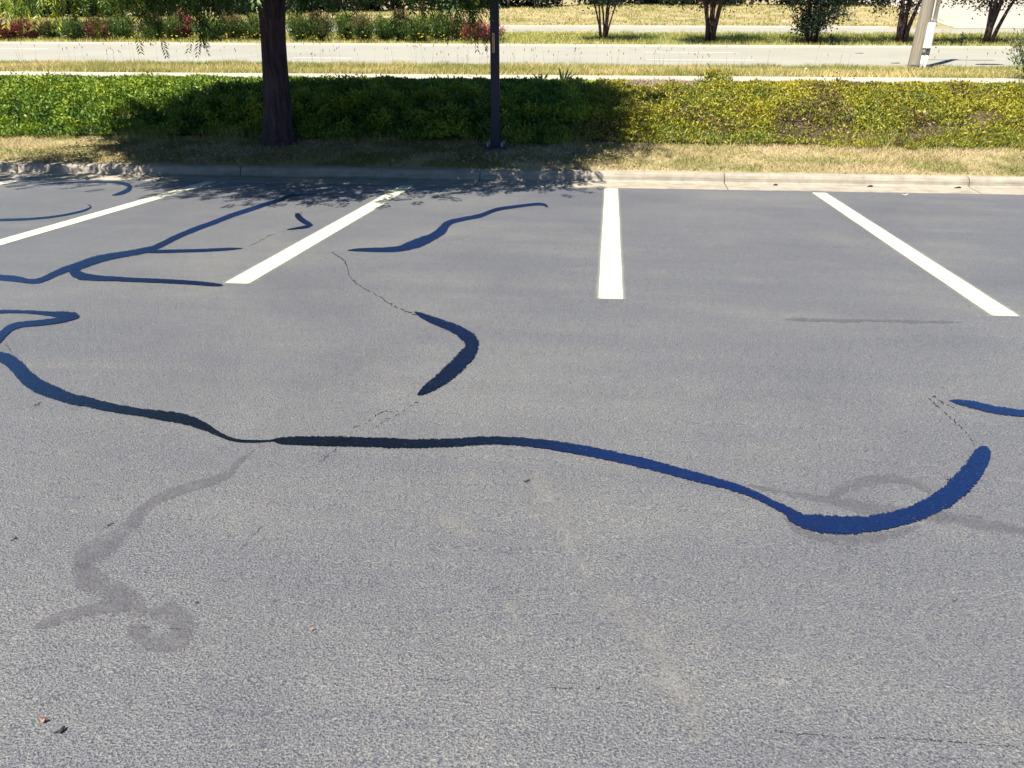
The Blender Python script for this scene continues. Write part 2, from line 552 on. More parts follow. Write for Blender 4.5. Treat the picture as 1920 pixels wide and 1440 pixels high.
def blades(X, W, h, wid, r, lean=0.35, rnd=None, base=0.0):
    n = len(X)
    b = P(X, W, base)
    ang = r.random(n) * 2 * math.pi
    s = np.stack([np.cos(ang), np.sin(ang), np.zeros(n)], 1)
    tip = b + np.stack([r.normal(size=n) * lean * h, r.normal(size=n) * lean * h, h], 1)
    w = np.broadcast_to(wid, (n,))[:, None]
    V = np.stack([b - s * w / 2, b + s * w / 2, tip], 1).reshape(-1, 3)
    F = np.arange(3 * n).reshape(n, 3)
    if rnd is None: rnd = r.random(n)
    return V, F, np.repeat(np.clip(rnd, 0, 1), 3)


# ------------------------------------------------------------------ SETTING: ground, lot, roads
Xg = np.concatenate([np.linspace(-320, -44, 24), np.arange(-40, 40.1, 0.8), np.linspace(44, 320, 24)])
Wg = np.concatenate([[-250, -40], [10.3, 10.54, 10.95, 11.13], np.arange(11.4, 12.3, 0.3), [12.3, 12.7], np.arange(13, 18.4, 0.4), [18.45, 20.0, 21, 22, 23.0, 25, 28, 30, 32.1, 33, 34, 35, 36.5, 38, 40, 42.5, 45.2, 45.6],
                     np.arange(46, 56, 0.5), np.arange(57, 90, 2), [100, 130, 180, 260, 420]])


def sheet(name, Xs, Ws, dz, mat, under=None, parent=None):
    xx, ww = np.meshgrid(Xs, Ws, indexing='ij')
    V = P(xx, ww, dz)
    if under is not None: V[..., 2] += under(xx, ww)
    V = V.reshape(-1, 3)
    n, k = len(Xs), len(Ws)
    i = np.arange(n * k).reshape(n, k)
    F = np.stack([i[:-1, :-1], i[1:, :-1], i[1:, 1:], i[:-1, 1:]], -1).reshape(-1, 4)
    return mesh(name, V, F, mat, parent)


def sel(a, lo, hi):
    return np.unique(np.concatenate([[lo], a[(a > lo) & (a < hi)], [hi]]))


ground = struct(sheet('ground', Xg, Wg, 0, M['lawn_soil'], lambda x, w: np.where(w < 10.5, -0.06, 0) + np.where((w > 10.5) & (w < 11.12), -0.10, 0)), 'dry grassy ground reaching away behind the car park', 'ground')

lotX = np.arange(-30, 30.1, 1.0)
lot = struct(sheet('parking_lot', lotX, np.array([-18, 0, 5, 10.54]), 0, M['asphalt']), 'grey sealed asphalt of the car park', 'parking lot')

walk = struct(sheet('sidewalk', np.arange(-40, 40.1, 1.0), np.array([18.5, 20.0]), 0.012, M['walk']), 'pale concrete footpath behind the planted bank', 'sidewalk')
rx = np.arange(-90, 90.1, 2.0)
road = struct(sheet('road', rx, np.array([23.0, 25, 28, 30, 32.1]), 0.010, M['road']), 'pale concrete carriageway nearer the car park', 'road')
road2 = struct(sheet('road', rx, np.array([38, 40, 42.5, 45.2]), 0.010, M['road']), 'pale carriageway beyond the planted median', 'road')
drive = struct(sheet('driveway', np.array([17.2, 18.0, 20, 23, 26, 28.5]), np.concatenate([[45.3, 45.6], np.arange(46, 56, 0.5), np.arange(57, 67, 2)]), 0.012, M['walk']), 'pale concrete driveway climbing away on the right', 'driveway')
far_lot = struct(sheet('far_lot', np.array([15, 18, 22, 26, 30, 36]), np.array([67.0, 69, 75, 85]), 0.06, M['far_asphalt']), 'grey tarmac at the top of the driveway', 'parking lot')

# low concrete kerbs along the carriageways
def low_kerb(W0, W1, h, x0, x1, label):
    xs = np.arange(x0, x1 + 0.1, 2.0); n = len(xs)
    prof_ = [(W0, -0.05), (W0 + 0.02, h * 0.9), (W0 + 0.05, h), (W1 - 0.03, h), (W1, h * 0.8), (W1, -0.05)]
    V = np.stack([P(xs, np.full(n, w), d) for w, d in prof_], 1)
    zt = zf(xs, np.full(n, (W0 + W1) / 2))
    for j, (w, d) in enumerate(prof_): V[:, j, 2] = zt + d
    k = len(prof_); i = np.arange(n * k).reshape(n, k)
    F = np.stack([i[:-1, :-1], i[1:, :-1], i[1:, 1:], i[:-1, 1:]], -1).reshape(-1, 4)
    return struct(mesh('kerb', V.reshape(-1, 3), F, M['walk']), label, 'kerb')


low_kerb(32.12, 32.34, 0.07, -90, 90, 'low concrete kerb along the near edge of the median')
low_kerb(45.22, 45.5, 0.09, -90, 15.5, 'low concrete kerb along the far edge of the far carriageway')

# lane dashes: each painted dash is a part of the road
for (u0, u1, Wd) in ((0, 104, 28.9), (1205, 1382, 28.9), (555, 664, 25.4), (1215, 1418, 25.4)):
    Yd = Wd
    a = at_depth(np.array(float(u0)), np.array(100.0), Yd)[0]; b_ = at_depth(np.array(float(u1)), np.array(100.0), Yd)[0]
    o = sheet('lane_dash', np.linspace(a, b_, 5), np.array([Wd - 0.075, Wd + 0.075]), 0.016, M['roadline'], parent=road)

# kerb and gutter, cast in lengths with open joints
kerb = struct(bpy.data.objects.new('kerb', None), 'rounded concrete kerb with gutter pan at the edge of the car park', 'kerb')
link(kerb)
SEC = [(10.545, -0.12), (10.545, 0.004), (10.60, 0.006), (10.93, 0.012), (10.955, 0.030), (10.966, 0.075), (10.985, 0.108), (11.012, 0.126), (11.05, 0.133), (11.10, 0.133), (11.118, 0.12), (11.118, -0.05)]
joint_x = sorted([float(at_depth(np.array(float(u)), np.array(330.0), np.array(11.0))[0]) for u in (467, 902, 1360, 1832)])
step = (joint_x[-1] - joint_x[0]) / 3
edges = [joint_x[0] - step * k for k in range(6, 0, -1)] + joint_x + [joint_x[-1] + step * k for k in range(1, 7)]
for a, b_ in zip(edges[:-1], edges[1:]):
    xs = np.concatenate([[a + 0.006], np.linspace(a + 0.03, b_ - 0.03, 9), [b_ - 0.006]])
    V = []
    for q, x in enumerate(xs):
        in_ = 0.008 if q in (0, len(xs) - 1) else 0.0
        for w, d in SEC:
            p = P(x, w)
            p[2] = -LOT * 10.54 + d - (in_ if d > 0.02 else 0) + 0.006 * (nA(x * 0.8, 3) - 0.5)
            V.append(p)
    k = len(SEC); i = np.arange(len(xs) * k).reshape(len(xs), k)
    F = np.stack([i[:-1, :-1], i[1:, :-1], i[1:, 1:], i[:-1, 1:]], -1).reshape(-1, 4)
    F = [list(f) for f in F] + [list(i[0]), list(i[-1][::-1])]
    o = mesh('kerb_segment', np.array(V), F, M['kerb'], kerb)

# ------------------------------------------------------------------ painted stall stripes
def stripe(x0, w0, x1, w1, half, label):
    """paint along the ground from (x0,w0) to (x1,w1); mesh carries a skirt of overspray"""
    nL, lat = 60, np.array([-half - 0.09, -half - 0.03, -half, -half + 0.02, 0, half - 0.02, half, half + 0.03, half + 0.09])
    L = math.hypot(x1 - x0, w1 - w0)
    t = np.concatenate([[-0.05, -0.015, 0, 0.02], np.linspace(0.06, L - 0.06, nL), [L - 0.02, L, L + 0.01]])
    dx, dw = (x1 - x0) / L, (w1 - w0) / L
    V = []; A = []
    for s in t:
        for l in lat:
            wob = 0.004 * (nB(s * 2.3, 1.7) - 0.5)
            V.append(P(x0 + dx * s + dw * (l + wob), w0 + dw * s - dx * (l + wob), 0.0035))
            A.append(min(half - abs(l), s if s < L / 2 else L - s))
    n, k = len(t), len(lat)
    i = np.arange(n * k).reshape(n, k)
    F = np.stack([i[:-1, :-1], i[:-1, 1:], i[1:, 1:], i[1:, :-1]], -1).reshape(-1, 4)
    o = mesh('parking_stripe', np.array(V), F, M['paint'], None, {'edge': np.array(A)})
    return tag(o, label, 'stripe', 'white stall stripes painted on the car park')


def lotXW(u, v):
    p = on_lot(np.array(float(u)), np.array(float(v)))
    return float(p[0]), float(p[1] - 0.042 * p[0])


def stripe_px(near, far, half, label):
    (xa, wa), (xb, wb) = lotXW(*near), lotXW(*far)
    return stripe(xa, wa, xb, wb, half, label)


xa, wa = lotXW(0, 455); xb, wb = lotXW(400, 340)
stripe(xb + (xa - xb) * 5.1 / (wb - wa), wb - 5.1, xb, wb, 0.078, 'white stall stripe running off the left edge, second from the left')
stripe(-8.25, 5.2, -8.2, 10.5, 0.078, 'short end of a white stall stripe at the far left beside the kerb')
stripe_px((445, 531), (765, 348), 0.082, 'white stall stripe slanting left whose far end lies in the tree shadow')
stripe_px((1145, 560), (1146, 354), 0.076, 'upright white stall stripe pointing straight at the kerb')
stripe_px((1884, 592), (1536, 362), 0.076, 'white stall stripe slanting down to the right edge of the car park')


# ------------------------------------------------------------------ crack sealant
def spline(pts, n=8):
    p = np.array(pts, float)
    q = np.vstack([2 * p[0] - p[1], p, 2 * p[-1] - p[-2]])
    out = []
    for i in range(1, len(q) - 2):
        t = np.linspace(0, 1, n, endpoint=False)[:, None]
        a, b_, c, d = q[i - 1], q[i], q[i + 1], q[i + 2]
        out.append(0.5 * ((2 * b_) + (-a + c) * t + (2 * a - 5 * b_ + 4 * c - d) * t ** 2 + (-a + 3 * b_ - 3 * c + d) * t ** 3))
    out.append(p[-1:])
    return np.vstack(out)


def ribbon(name, pts, dz, mat, parent=None, wob=0.08, seed=0, round_ends=True):
    """band surveyed as centre points and widths, laid on the car park as a thin film"""
    s = spline(pts, 7)
    c, w = s[:, :2], np.maximum(s[:, 2] * 1.16, 0.8)
    if name == 'old_crack_sealant' or name == 'old_film': w = w * 1.25
    T = np.gradient(c, axis=0); T /= np.linalg.norm(T, axis=1)[:, None] + 1e-9
    Nn = np.stack([-T[:, 1], T[:, 0]], 1)
    k = np.arange(len(c))
    wl = w * (0.5 + wob * (nA(k * 0.55, seed + 0.5) - 0.5)); wr = w * (0.5 + wob * (nB(k * 0.55, seed + 0.5) - 0.5))
    if round_ends:
        f = np.ones(len(c)); m = min(4, len(c) // 4)
        for j in range(m):
            f[j] *= math.sqrt((j + 0.35) / (m + 0.35)); f[-1 - j] *= math.sqrt((j + 0.35) / (m + 0.35))
        wl *= f; wr *= f
    lat = np.array([-1.0, -0.72, 0.0, 0.72, 1.0]); ed = np.array([0, 0.5, 1.0, 0.5, 0])
    V = []; A = []
    for j in range(len(c)):
        for l, e in zip(lat, ed):
            q = c[j] + Nn[j] * (l * (wr[j] if l > 0 else wl[j]))
            V.append(on_lot(q[0:1], q[1:2], dz)[0])
            A.append(e if 0 < j < len(c) - 1 else 0)
    n, kk = len(c), len(lat)
    i = np.arange(n * kk).reshape(n, kk)
    F = np.stack([i[:-1, :-1], i[:-1, 1:], i[1:, 1:], i[1:, :-1]], -1).reshape(-1, 4)
    return mesh(name, np.array(V), F, mat, parent, {'edge': np.array(A)})


SG = 'fresh dark crack sealant bands'
seals = [
    ('wide blue to black sealant band sweeping in from the left edge and thinning out',
     [[(-60, 664, 15), (-20, 668, 17), (8, 671, 19), (28, 684, 24), (47, 705, 25), (70, 722, 25), (100, 735, 22), (133, 747, 19), (167, 754, 17), (200, 762, 15.5), (233, 768, 14.5), (267, 773, 14), (300, 778, 16), (333, 783, 18), (360, 790, 17), (383, 799, 14), (400, 808, 10), (420, 818, 7), (443, 825, 5), (473, 827, 4), (520, 825.5, 3)]]),
    ('longest sealant band across the lot, ending in a broad blue hook at right',
     [[(505, 825, 2), (530, 826, 12), (560, 826, 15), (620, 827, 17), (700, 829, 17), (760, 831, 16), (820, 830.5, 15), (860, 829, 14), (900, 826, 14), (940, 825.5, 14), (990, 829, 15), (1040, 835, 16), (1100, 845, 17), (1160, 857, 17), (1220, 871, 17), (1280, 887, 17), (1330, 900, 15), (1370, 911, 14), (1410, 925, 13), (1445, 942, 12), (1475, 957, 15), (1500, 970, 16), (1525, 977, 12)],
      [(1474, 966, 6), (1490, 972, 18), (1515, 978, 26), (1545, 982, 31), (1580, 984, 31), (1620, 983, 29), (1660, 977, 28), (1700, 967, 28), (1735, 953, 31), (1768, 935, 34), (1797, 912, 37), (1820, 888, 37), (1836, 864, 33), (1845, 845, 26), (1849, 836, 12)]]),
    ('bent black sealant stroke like a boomerang in the middle of the lot',
     [[(776, 584, 4), (800, 595, 11), (833, 608, 14), (862, 621, 18), (882, 637, 23), (884, 653, 24), (870, 671, 26), (850, 691, 26), (827, 711, 22), (807, 724, 18), (793, 734, 12), (782, 740, 4)]]),
    ('wavy blue sealant streak between the slanting and the upright stripes',
     [[(650, 469, 2), (680, 468, 6), (720, 468, 8), (748, 466, 10), (772, 459, 15), (792, 452, 16), (812, 443, 13), (828, 432, 15), (836, 422, 12), (848, 415, 8), (870, 410, 6.5), (900, 404, 6.5), (930, 393, 6), (960, 388, 5), (1000, 383, 4.5), (1018, 383, 4.5), (1028, 388, 4)]]),
    ('branching blue sealant band crossing the left stall in a long fork',
     [[(-40, 518, 11), (0, 520, 10), (33, 523, 10), (57, 527, 8), (76, 525, 9), (97, 516, 10), (120, 506, 11), (145, 499, 14), (170, 490, 14), (200, 482, 12), (240, 475, 10), (267, 470, 10), (287, 465, 9), (305, 457, 9), (333, 443, 8.5), (367, 429, 8), (400, 417, 7.5), (433, 404, 7.5), (467, 393, 7), (500, 382, 6.5), (527, 373, 5.5), (547, 366, 4), (567, 364, 2.5), (596, 364, 1.5)],
      [(268, 472, 4), (300, 471, 5.5), (340, 470, 5), (380, 469, 5), (420, 467, 4.5), (456, 465, 2)],
      [(138, 499, 8), (137, 508, 15), (150, 516, 14), (172, 520, 10), (210, 522, 8), (260, 524.5, 7), (310, 526.5, 7), (360, 529.5, 6.5), (400, 533, 5.5), (418, 534, 3)]]),
    ('thin hooked blue sealant arc near the kerb at the far left',
     [[(60, 347.5, 1), (100, 343.5, 1.5), (143, 341.5, 2), (200, 341, 3), (227, 343, 5), (242, 348, 7), (241, 355, 7.5), (229, 361, 6), (209, 366.5, 2.5)]]),
    ('faint thin sealant curve under the hooked arc at the far left',
     [[(-60, 413, 4), (0, 412, 4), (40, 411, 3.5), (70, 409, 3.2), (100, 406, 3), (130, 401, 3), (155, 395, 3), (170, 388, 2.5), (163, 382, 1.2)]]),
    ('small comma shaped black sealant dab beside the slanting stripe',
     [[(554, 400, 5), (558, 404, 10), (565, 411, 9), (574, 417, 8), (586, 421.5, 5)], [(587, 421, 4), (572, 425, 5), (553, 428, 3), (536, 430.5, 1.2)]]),
    ('looped blue sealant band bulging in from the left edge above the wide band',
     [[(-60, 585, 6), (0, 584, 6), (33, 584, 5), (67, 585.5, 6), (95, 588, 8), (120, 590.5, 12), (140, 592, 12), (149, 592.5, 5)],
      [(146, 595, 6), (110, 600, 10), (73, 605, 9.5), (40, 608, 10), (20, 614, 12), (7, 624, 13), (-6, 638, 12), (-40, 655, 12)]]),
    ('short bright blue sealant tongue entering from the right edge',
     [[(1779, 750, 2), (1800, 753.5, 9), (1827, 759, 12.5), (1853, 765, 13), (1880, 770, 12.5), (1920, 775, 12), (1990, 782, 12)]]),
]
for si, (lab, bands) in enumerate(seals):
    first = None
    for bi, b_ in enumerate(bands):
        o = ribbon('crack_sealant' if first is None else 'sealant_branch', b_, 0.0050 + 0.0008 * bi, M['seal'], first, seed=si * 3 + bi)
        if first is None:
            first = o; tag(o, lab, 'crack seal', SG)
OG = 'worn grey traces of old crack sealant'
olds = [
    ('worn grey sealant trail crossing under the blue hook on the right', [[(1395, 908, 7), (1480, 925, 11), (1555, 936, 13), (1600, 947, 20), (1660, 958, 20), (1730, 966, 20), (1790, 972, 20), (1850, 982, 20), (1920, 994, 16), (1990, 1004, 14)],
      [(1550, 936, 8), (1570, 922, 18), (1598, 908, 18), (1650, 898, 16), (1692, 900, 14), (1725, 910, 14), (1750, 926, 12)]]),
    ('worn grey sealant crescent just below the blue hook', [[(1466, 968, 6), (1500, 992, 14), (1545, 1009, 16), (1600, 1013, 16), (1660, 1005, 16), (1730, 985, 12)]]),
    ('faint old grey sealant trail ending in a smooth ring at lower left', [[(478, 842, 5), (445, 868, 9), (428, 890, 13), (380, 906, 15), (305, 930, 17), (268, 955, 19), (243, 985, 24), (205, 1014, 32), (168, 1040, 38), (140, 1064, 38)],
      [(134, 1058, 28), (165, 1080, 42), (200, 1103, 42), (240, 1128, 42), (275, 1148, 34)],
      [(276, 1150, 24), (303, 1148, 30), (330, 1155, 36), (344, 1178, 44), (330, 1200, 35), (302, 1207, 30), (272, 1201, 34), (258, 1182, 40), (258, 1168, 30)],
      [(60, 1178, 8), (100, 1162, 18), (150, 1148, 24), (210, 1140, 24), (245, 1142, 16)]]),
    ('faint short grey sealant smear near the end of the right stripe', [[(1465, 599, 3), (1500, 599, 6), (1560, 601, 6), (1650, 601, 5), (1740, 603, 6), (1810, 604, 2)]]),
]
for si, (lab, bands) in enumerate(olds):
    first = None
    for bi, b_ in enumerate(bands):
        o = ribbon('old_crack_sealant' if first is None else 'old_film', b_, 0.0016 + 0.0006 * bi + 0.0002 * si, M['old'], first, seed=40 + si * 3 + bi)
        if first is None:
            first = o; tag(o, lab, 'crack seal', OG)


# paler worn patches where the seal coat has rubbed off: parts of the car park
def mat_worn():
    m = M['old'].copy(); m.name = 'worn_seal_coat'
    nt = m.node_tree
    for n in nt.nodes:
        if n.type == 'VALTORGB':
            e = n.color_ramp.elements
            if abs(e[-1].position - 0.75) < 1e-3 and len(e) == 2:
                e[0].position = 0.35; e[-1].position = 1.0; e[-1].color = (0.48, 0.48, 0.48, 1)
            if len(e) == 3 and abs(e[1].position - 0.55) < 1e-3:
                for el, c in zip(e, ((0.185, 0.185, 0.178), (0.215, 0.214, 0.205), (0.27, 0.268, 0.255))): el.color = (*c, 1)
    return m


M['worn'] = mat_worn()
for k, pts in enumerate(([(1000, 880, 30), (1015, 915, 70), (1035, 950, 90), (1060, 1000, 50), (1085, 1040, 30)], [(1085, 1050, 20), (1120, 1095, 60), (1180, 1160, 80), (1235, 1230, 90), (1290, 1320, 100), (1310, 1400, 70)],
                         [(820, 960, 20), (860, 990, 60), (900, 1005, 40)], [(940, 1130, 20), (965, 1150, 50), (975, 1190, 30)], [(1380, 850, 30), (1440, 845, 60), (1490, 835, 30)])):
    ribbon('worn_patch', pts, 0.0009 + 0.0001 * k, M['worn'], lot, seed=70 + k, wob=0.5)


# open hairline cracks: parts of the car park
def crack(pts, gap=0.0, seed=0, w=1.6):
    r = np.random.default_rng(seed)
    s = spline(pts, 10)
    s = s + r.normal(size=s.shape) * 1.1
    V = []; F = []
    for j in range(len(s) - 1):
        if r.random() < gap: continue
        a, b_ = s[j], s[j] + (s[j + 1] - s[j]) * (1.05 if gap < 0.2 else r.uniform(0.5, 1.0))
        t = (b_ - a) / (np.linalg.norm(b_ - a) + 1e-6); nn = np.array([-t[1], t[0]]) * w * r.uniform(0.25, 0.6)
        q = np.array([a - nn * 0.5, b_ - nn * 0.5, b_ + nn * 0.5, a + nn * 0.5])
        F.append([len(V) + i for i in range(4)])
        V += list(on_lot(q[:, 0], q[:, 1], 0.0035))
    return mesh('crack', np.array(V), F, M['crack'], lot)


crack([(622, 473), (640, 484), (650, 497), (655, 517), (677, 537), (707, 553), (733, 570), (760, 583), (781, 590)], 0.08, 1, 2.6)
crack([(1737, 742), (1752, 757), (1775, 775), (1800, 799), (1818, 818), (1829, 840)], 0.35, 2, 3.2)
crack([(1745, 740), (1780, 760), (1798, 772)], 0.6, 12, 3.4)
crack([(1450, 1371), (1560, 1380), (1660, 1384), (1760, 1388), (1850, 1397), (1918, 1400)], 0.3, 3, 2.6)
crack([(800, 1272), (850, 1274), (900, 1276)], 0.35, 4, 2.2)
crack([(1030, 1288), (1050, 1290), (1076, 1291)], 0.3, 5, 2.4)
crack([(782, 752), (750, 770), (715, 772), (690, 790), (660, 802)], 0.5, 6, 2.2)
crack([(748, 776), (725, 787), (705, 800)], 0.4, 7, 2.2)
crack([(634, 838), (620, 849), (600, 866)], 0.15, 8, 1.6)
crack([(492, 985), (478, 1000), (458, 1022), (440, 1040)], 0.3, 9, 1.8)
crack([(4, 640), (16, 652), (24, 664)], 0.3, 10, 2.2)
crack([(566, 402), (563, 392), (572, 383), (590, 380)], 0.5, 14, 1.3)
crack([(537, 431), (510, 440), (490, 450), (465, 462)], 0.45, 15, 1.4)
for k, (u, v) in enumerate(((20, 1013), (66, 758), (983, 903), (1775, 899), (1118, 1291), (365, 1130), (200, 985), (1785, 1128))):
    crack([(u, v), (u + 5, v - 1), (u + 10, v - 5)], 0.2, 20 + k, 2.6)


# ------------------------------------------------------------------ shade tree
tb = at_depth(np.array(525.0), np.array(272.0), 12.2)
TX, TY = float(tb[0]), float(tb[1])
TZ = float(zf(TX, WY(TX, TY)))
tree = tag(empty('shade_tree', (TX, TY, TZ)), 'dark trunked shade tree with drooping narrow leaves on the kerb strip', 'tree')
mid_t = at_depth(np.array(516.0), np.array(130.0), 12.2); top_t = at_depth(np.array(508.0), np.array(0.0), 12.2)
g = Geo()
tp = [(TX, TY, TZ - 0.15), (TX, TY, TZ + 0.02), (TX, TY, TZ + 0.12), (TX + 0.01, TY, TZ + 0.35), tuple((np.array([TX, TY, TZ]) + mid_t) / 2), tuple(mid_t), tuple((mid_t + top_t) / 2), tuple(top_t), (top_t[0] - 0.05, top_t[1] + 0.02, top_t[2] + 0.45)]
tr_ = [0.34, 0.29, 0.245, 0.222, 0.205, 0.19, 0.187, 0.20, 0.19]
tp = spline([(*p, r) for p, r in zip(tp, tr_)], 5)
seg = 26
V = []
for q, (x, y, z, r) in enumerate(tp):
    th = np.linspace(0, 2 * math.pi, seg, endpoint=False)
    flare = max(0, 1 - (z - TZ) / 0.4)
    rr = r * (1 + 0.10 * flare * np.cos(5 * th + 0.6) + 0.045 * (nA(th * 3 + 9, z * 2.2) - 0.5) + 0.05 * (nB(th * 7, z * 0.9) - 0.5))
    V.append(np.stack([x + rr * np.cos(th), y + rr * np.sin(th), np.full(seg, z)], 1))
F = []
for i in range(len(tp) - 1):
    for j in range(seg):
        k = (j + 1) % seg
        F.append([i * seg + j, i * seg + k, (i + 1) * seg + k, (i + 1) * seg + j])
F.append([(len(tp) - 1) * seg + j for j in range(seg)])
child_at(mesh('trunk', np.concatenate(V), F, M['bark'], tree, smooth=True))

r = np.random.default_rng(11)
fork = np.array(top_t) + np.array([-0.03, 0.01, 0.3])
CR, CZ0, CZ1 = 4.15, 1.95, 8.6        # crown spread, underside and top
tips = []
for k in range(9):
    az = k * 2 * math.pi / 9 + r.uniform(-0.2, 0.2)
    el = r.uniform(0.28, 0.75) if k % 3 else r.uniform(0.95, 1.2)
    L = r.uniform(2.7, 3.3) if k % 3 else r.uniform(4.2, 5.0)
    d = np.array([math.cos(az) * math.cos(el), math.sin(az) * math.cos(el), math.sin(el)])
    pts = [fork - d * 0.15]
    for s in np.linspace(0.15, 1, 6):
        pts.append(fork + d * L * s + np.array([0, 0, -0.32 * (s ** 2.5) * (1 - el / 1.6)]) + r.normal(size=3) * 0.06)
    g2 = Geo(); g2.tube(pts, np.linspace(0.105, 0.025, len(pts)), 8, jit=0.15, seed=k)
    for s in (0.4, 0.55, 0.7, 0.85, 1.0):
        for _ in range(2):
            b0 = pts[1 + int(s * 5)]
            dd = unit(d + r.normal(size=3) * 0.75 + np.array([0, 0, 0.05])); l2 = r.uniform(0.7, 1.5)
            q = [b0, b0 + dd * l2 * 0.5 + r.normal(size=3) * 0.05, b0 + dd * l2 + np.array([0, 0, -0.12])]
            g2.tube(q, [0.026, 0.016, 0.007], 5, False, 0.1, k)
            tips.append(q[1]); tips.append(q[2])
    g2.build('limb', M['bark'], tree, True)


def compound(C, D, r, L=0.24, pairs=7, ll=0.085, lw=0.02, hue=None):
    """feather leaves: leaflets along a drooping stalk"""
    n = len(C)
    D = unit(D)
    side = unit(np.cross(D, np.array([0, 0, 1.0]) + r.normal(size=(n, 3)) * 0.25))
    up = unit(np.cross(side, D))
    Ln = L * r.uniform(0.7, 1.2, n)
    base = hue if hue is not None else r.random(n)
    out = []
    for k in range(pairs):
        t = (k + 0.6) / pairs
        stem = C + D * (Ln * t)[:, None] - np.array([0, 0, 1]) * (0.25 * Ln * t * t)[:, None]
        for s in (-1, 1):
            ld = unit(D * 0.75 + side * s * 0.85 + up * 0.12 - np.array([0, 0, 0.22 + 0.2 * t]) + r.normal(size=(n, 3)) * 0.12)
            wv = unit(np.cross(ld, up + r.normal(size=(n, 3)) * 0.3))
            l = (ll * (1 - 0.45 * abs(t - 0.45)) * r.uniform(0.8, 1.15, n))[:, None]
            m = stem + ld * l * 0.45
            V = np.stack([stem, m - wv * lw / 2, stem + ld * l, m + wv * lw / 2], 1).reshape(-1, 3)
            out.append((V, np.arange(4 * n).reshape(n, 4), np.repeat(np.clip(base + r.normal(size=n) * 0.1, 0, 1), 4)))
    V = np.concatenate([o[0] for o in out]); A = np.concatenate([o[2] for o in out])
    return V, np.arange(len(V)).reshape(-1, 4), A


cl = []
while len(cl) < 520:
    q = r.uniform(-1, 1, 3); rad = np.linalg.norm(q)
    if rad > 1 or rad < 0.35 + 0.25 * r.random(): continue
    z = CZ0 + (q[2] + 1) / 2 * (CZ1 - CZ0)
    rr = CR * (1.0 if z < 4.2 else 1 - 0.32 * (z - 4.2) / (CZ1 - 4.2))
    x, y = q[0] * rr, q[1] * rr
    hr = math.hypot(x, y)
    if z < 2.7 and hr < 1.6: continue
    if (x < -3.0 and y > -1.0) or (x < -1.1 and y > 0.6): continue      # thinner on its back left side
    cl.append((TX - 0.05 + x, TY + y, z))
for k in range(90):      # low overhanging ring towards the car park and along the kerb
    a = r.uniform(math.pi * 1.08, math.pi * 2.08); q = r.uniform(2.8, 4.5) if math.cos(a) > -0.3 else r.uniform(2.6, 3.9)
    cl.append((TX + 0.2 + math.cos(a) * q * 0.98, TY + math.sin(a) * q * 0.92, r.uniform(2.15, 3.1)))
for k in range(5):
    cl.append((TX + r.uniform(-4.2, -2.8), TY + r.uniform(-3.1, -2.4), r.uniform(2.3, 3.0)))
cl = np.array(cl + [tuple(t) for t in tips])
nper = 54
C = np.repeat(cl, nper, 0) + r.normal(size=(len(cl) * nper, 3)) * np.array([0.34, 0.34, 0.27])
ok_ = C[:, 2] > 1.78
C = C[ok_]
out_d = unit(C - np.array([TX, TY, 4.2])) * np.array([1, 1, 0.3])
D = out_d + r.normal(size=C.shape) * 0.55 + np.array([0, 0, -0.25])
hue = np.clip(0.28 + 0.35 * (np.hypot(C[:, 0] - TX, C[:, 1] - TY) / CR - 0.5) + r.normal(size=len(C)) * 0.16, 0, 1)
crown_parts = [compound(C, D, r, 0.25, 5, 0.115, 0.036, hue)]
# hanging sprays at the crown's skirt: (across, lowest point, depth, length of the spray, tone; sunlit ones painted brighter)
sk = [(20, 40, 8.1, 0.5, .75), (45, 30, 8.1, 0.4, .8), (75, 42, 8.1, 0.5, .85), (105, 36, 8.1, 0.5, .85), (118, 44, 8.1, 0.4, .9), (140, 58, 9.8, 0.6, .3), (160, 45, 10.0, 0.5, .3), (182, 56, 9.7, 0.45, .75), (205, 44, 10, 0.5, .45), (230, 30, 10.0, 0.4, .3),
      (268, 86, 9.6, 0.75, .85), (268, 60, 9.6, 0.5, .7), (262, 40, 9.7, 0.5, .35), (285, 52, 10.2, 0.5, .25), (300, 78, 10.3, 0.7, .25), (290, 66, 10.2, 0.5, .25), (320, 40, 10.4, 0.4, .25), (330, 28, 10.3, 0.4, .3),
      (372, 82, 10.4, 0.55, .4), (382, 78, 10.5, 0.5, .5), (395, 70, 10.6, 0.4, .4), (405, 62, 10.6, 0.35, .35), (378, 92, 10.4, 0.22, .1), (385, 60, 10.5, 0.35, .4), (420, 22, 11, 0.3, .3), (450, 24, 11, 0.3, .3),
      (555, 20, 11.5, 0.3, .3), (568, 42, 11.5, 0.25, .2), (590, 45, 11.2, 0.35, .3), (595, 30, 11.2, 0.3, .3), (618, 34, 11.3, 0.3, .3), (628, 26, 11.4, 0.3, .3), (660, 14, 11.3, 0.3, .3), (700, 12, 11.2, .3, .3), (735, 35, 10.9, 0.3, .25), (752, 28, 10.9, 0.3, .3), (763, 36, 10.8, 0.35, .25), (785, 22, 10.9, 0.3, .3),
      (800, 30, 10.8, 0.3, .3), (812, 34, 10.7, 0.4, .3), (830, 40, 10.6, 0.4, .35), (848, 48, 10.5, 0.45, .35), (865, 52, 10.5, 0.45, .4), (880, 62, 10.4, 0.45, .4), (893, 66, 10.4, 0.45, .45), (901, 86, 10.4, 0.4, .4), (910, 30, 10.5, 0.3, .3), (860, 30, 10.5, .4, .35), (840, 22, 10.5, .4, .3), (888, 36, 10.4, .4, .35), (905, 60, 10.4, .3, .4), (870, 16, 10.4, .4, .3), (820, 14, 10.6, .4, .3)]
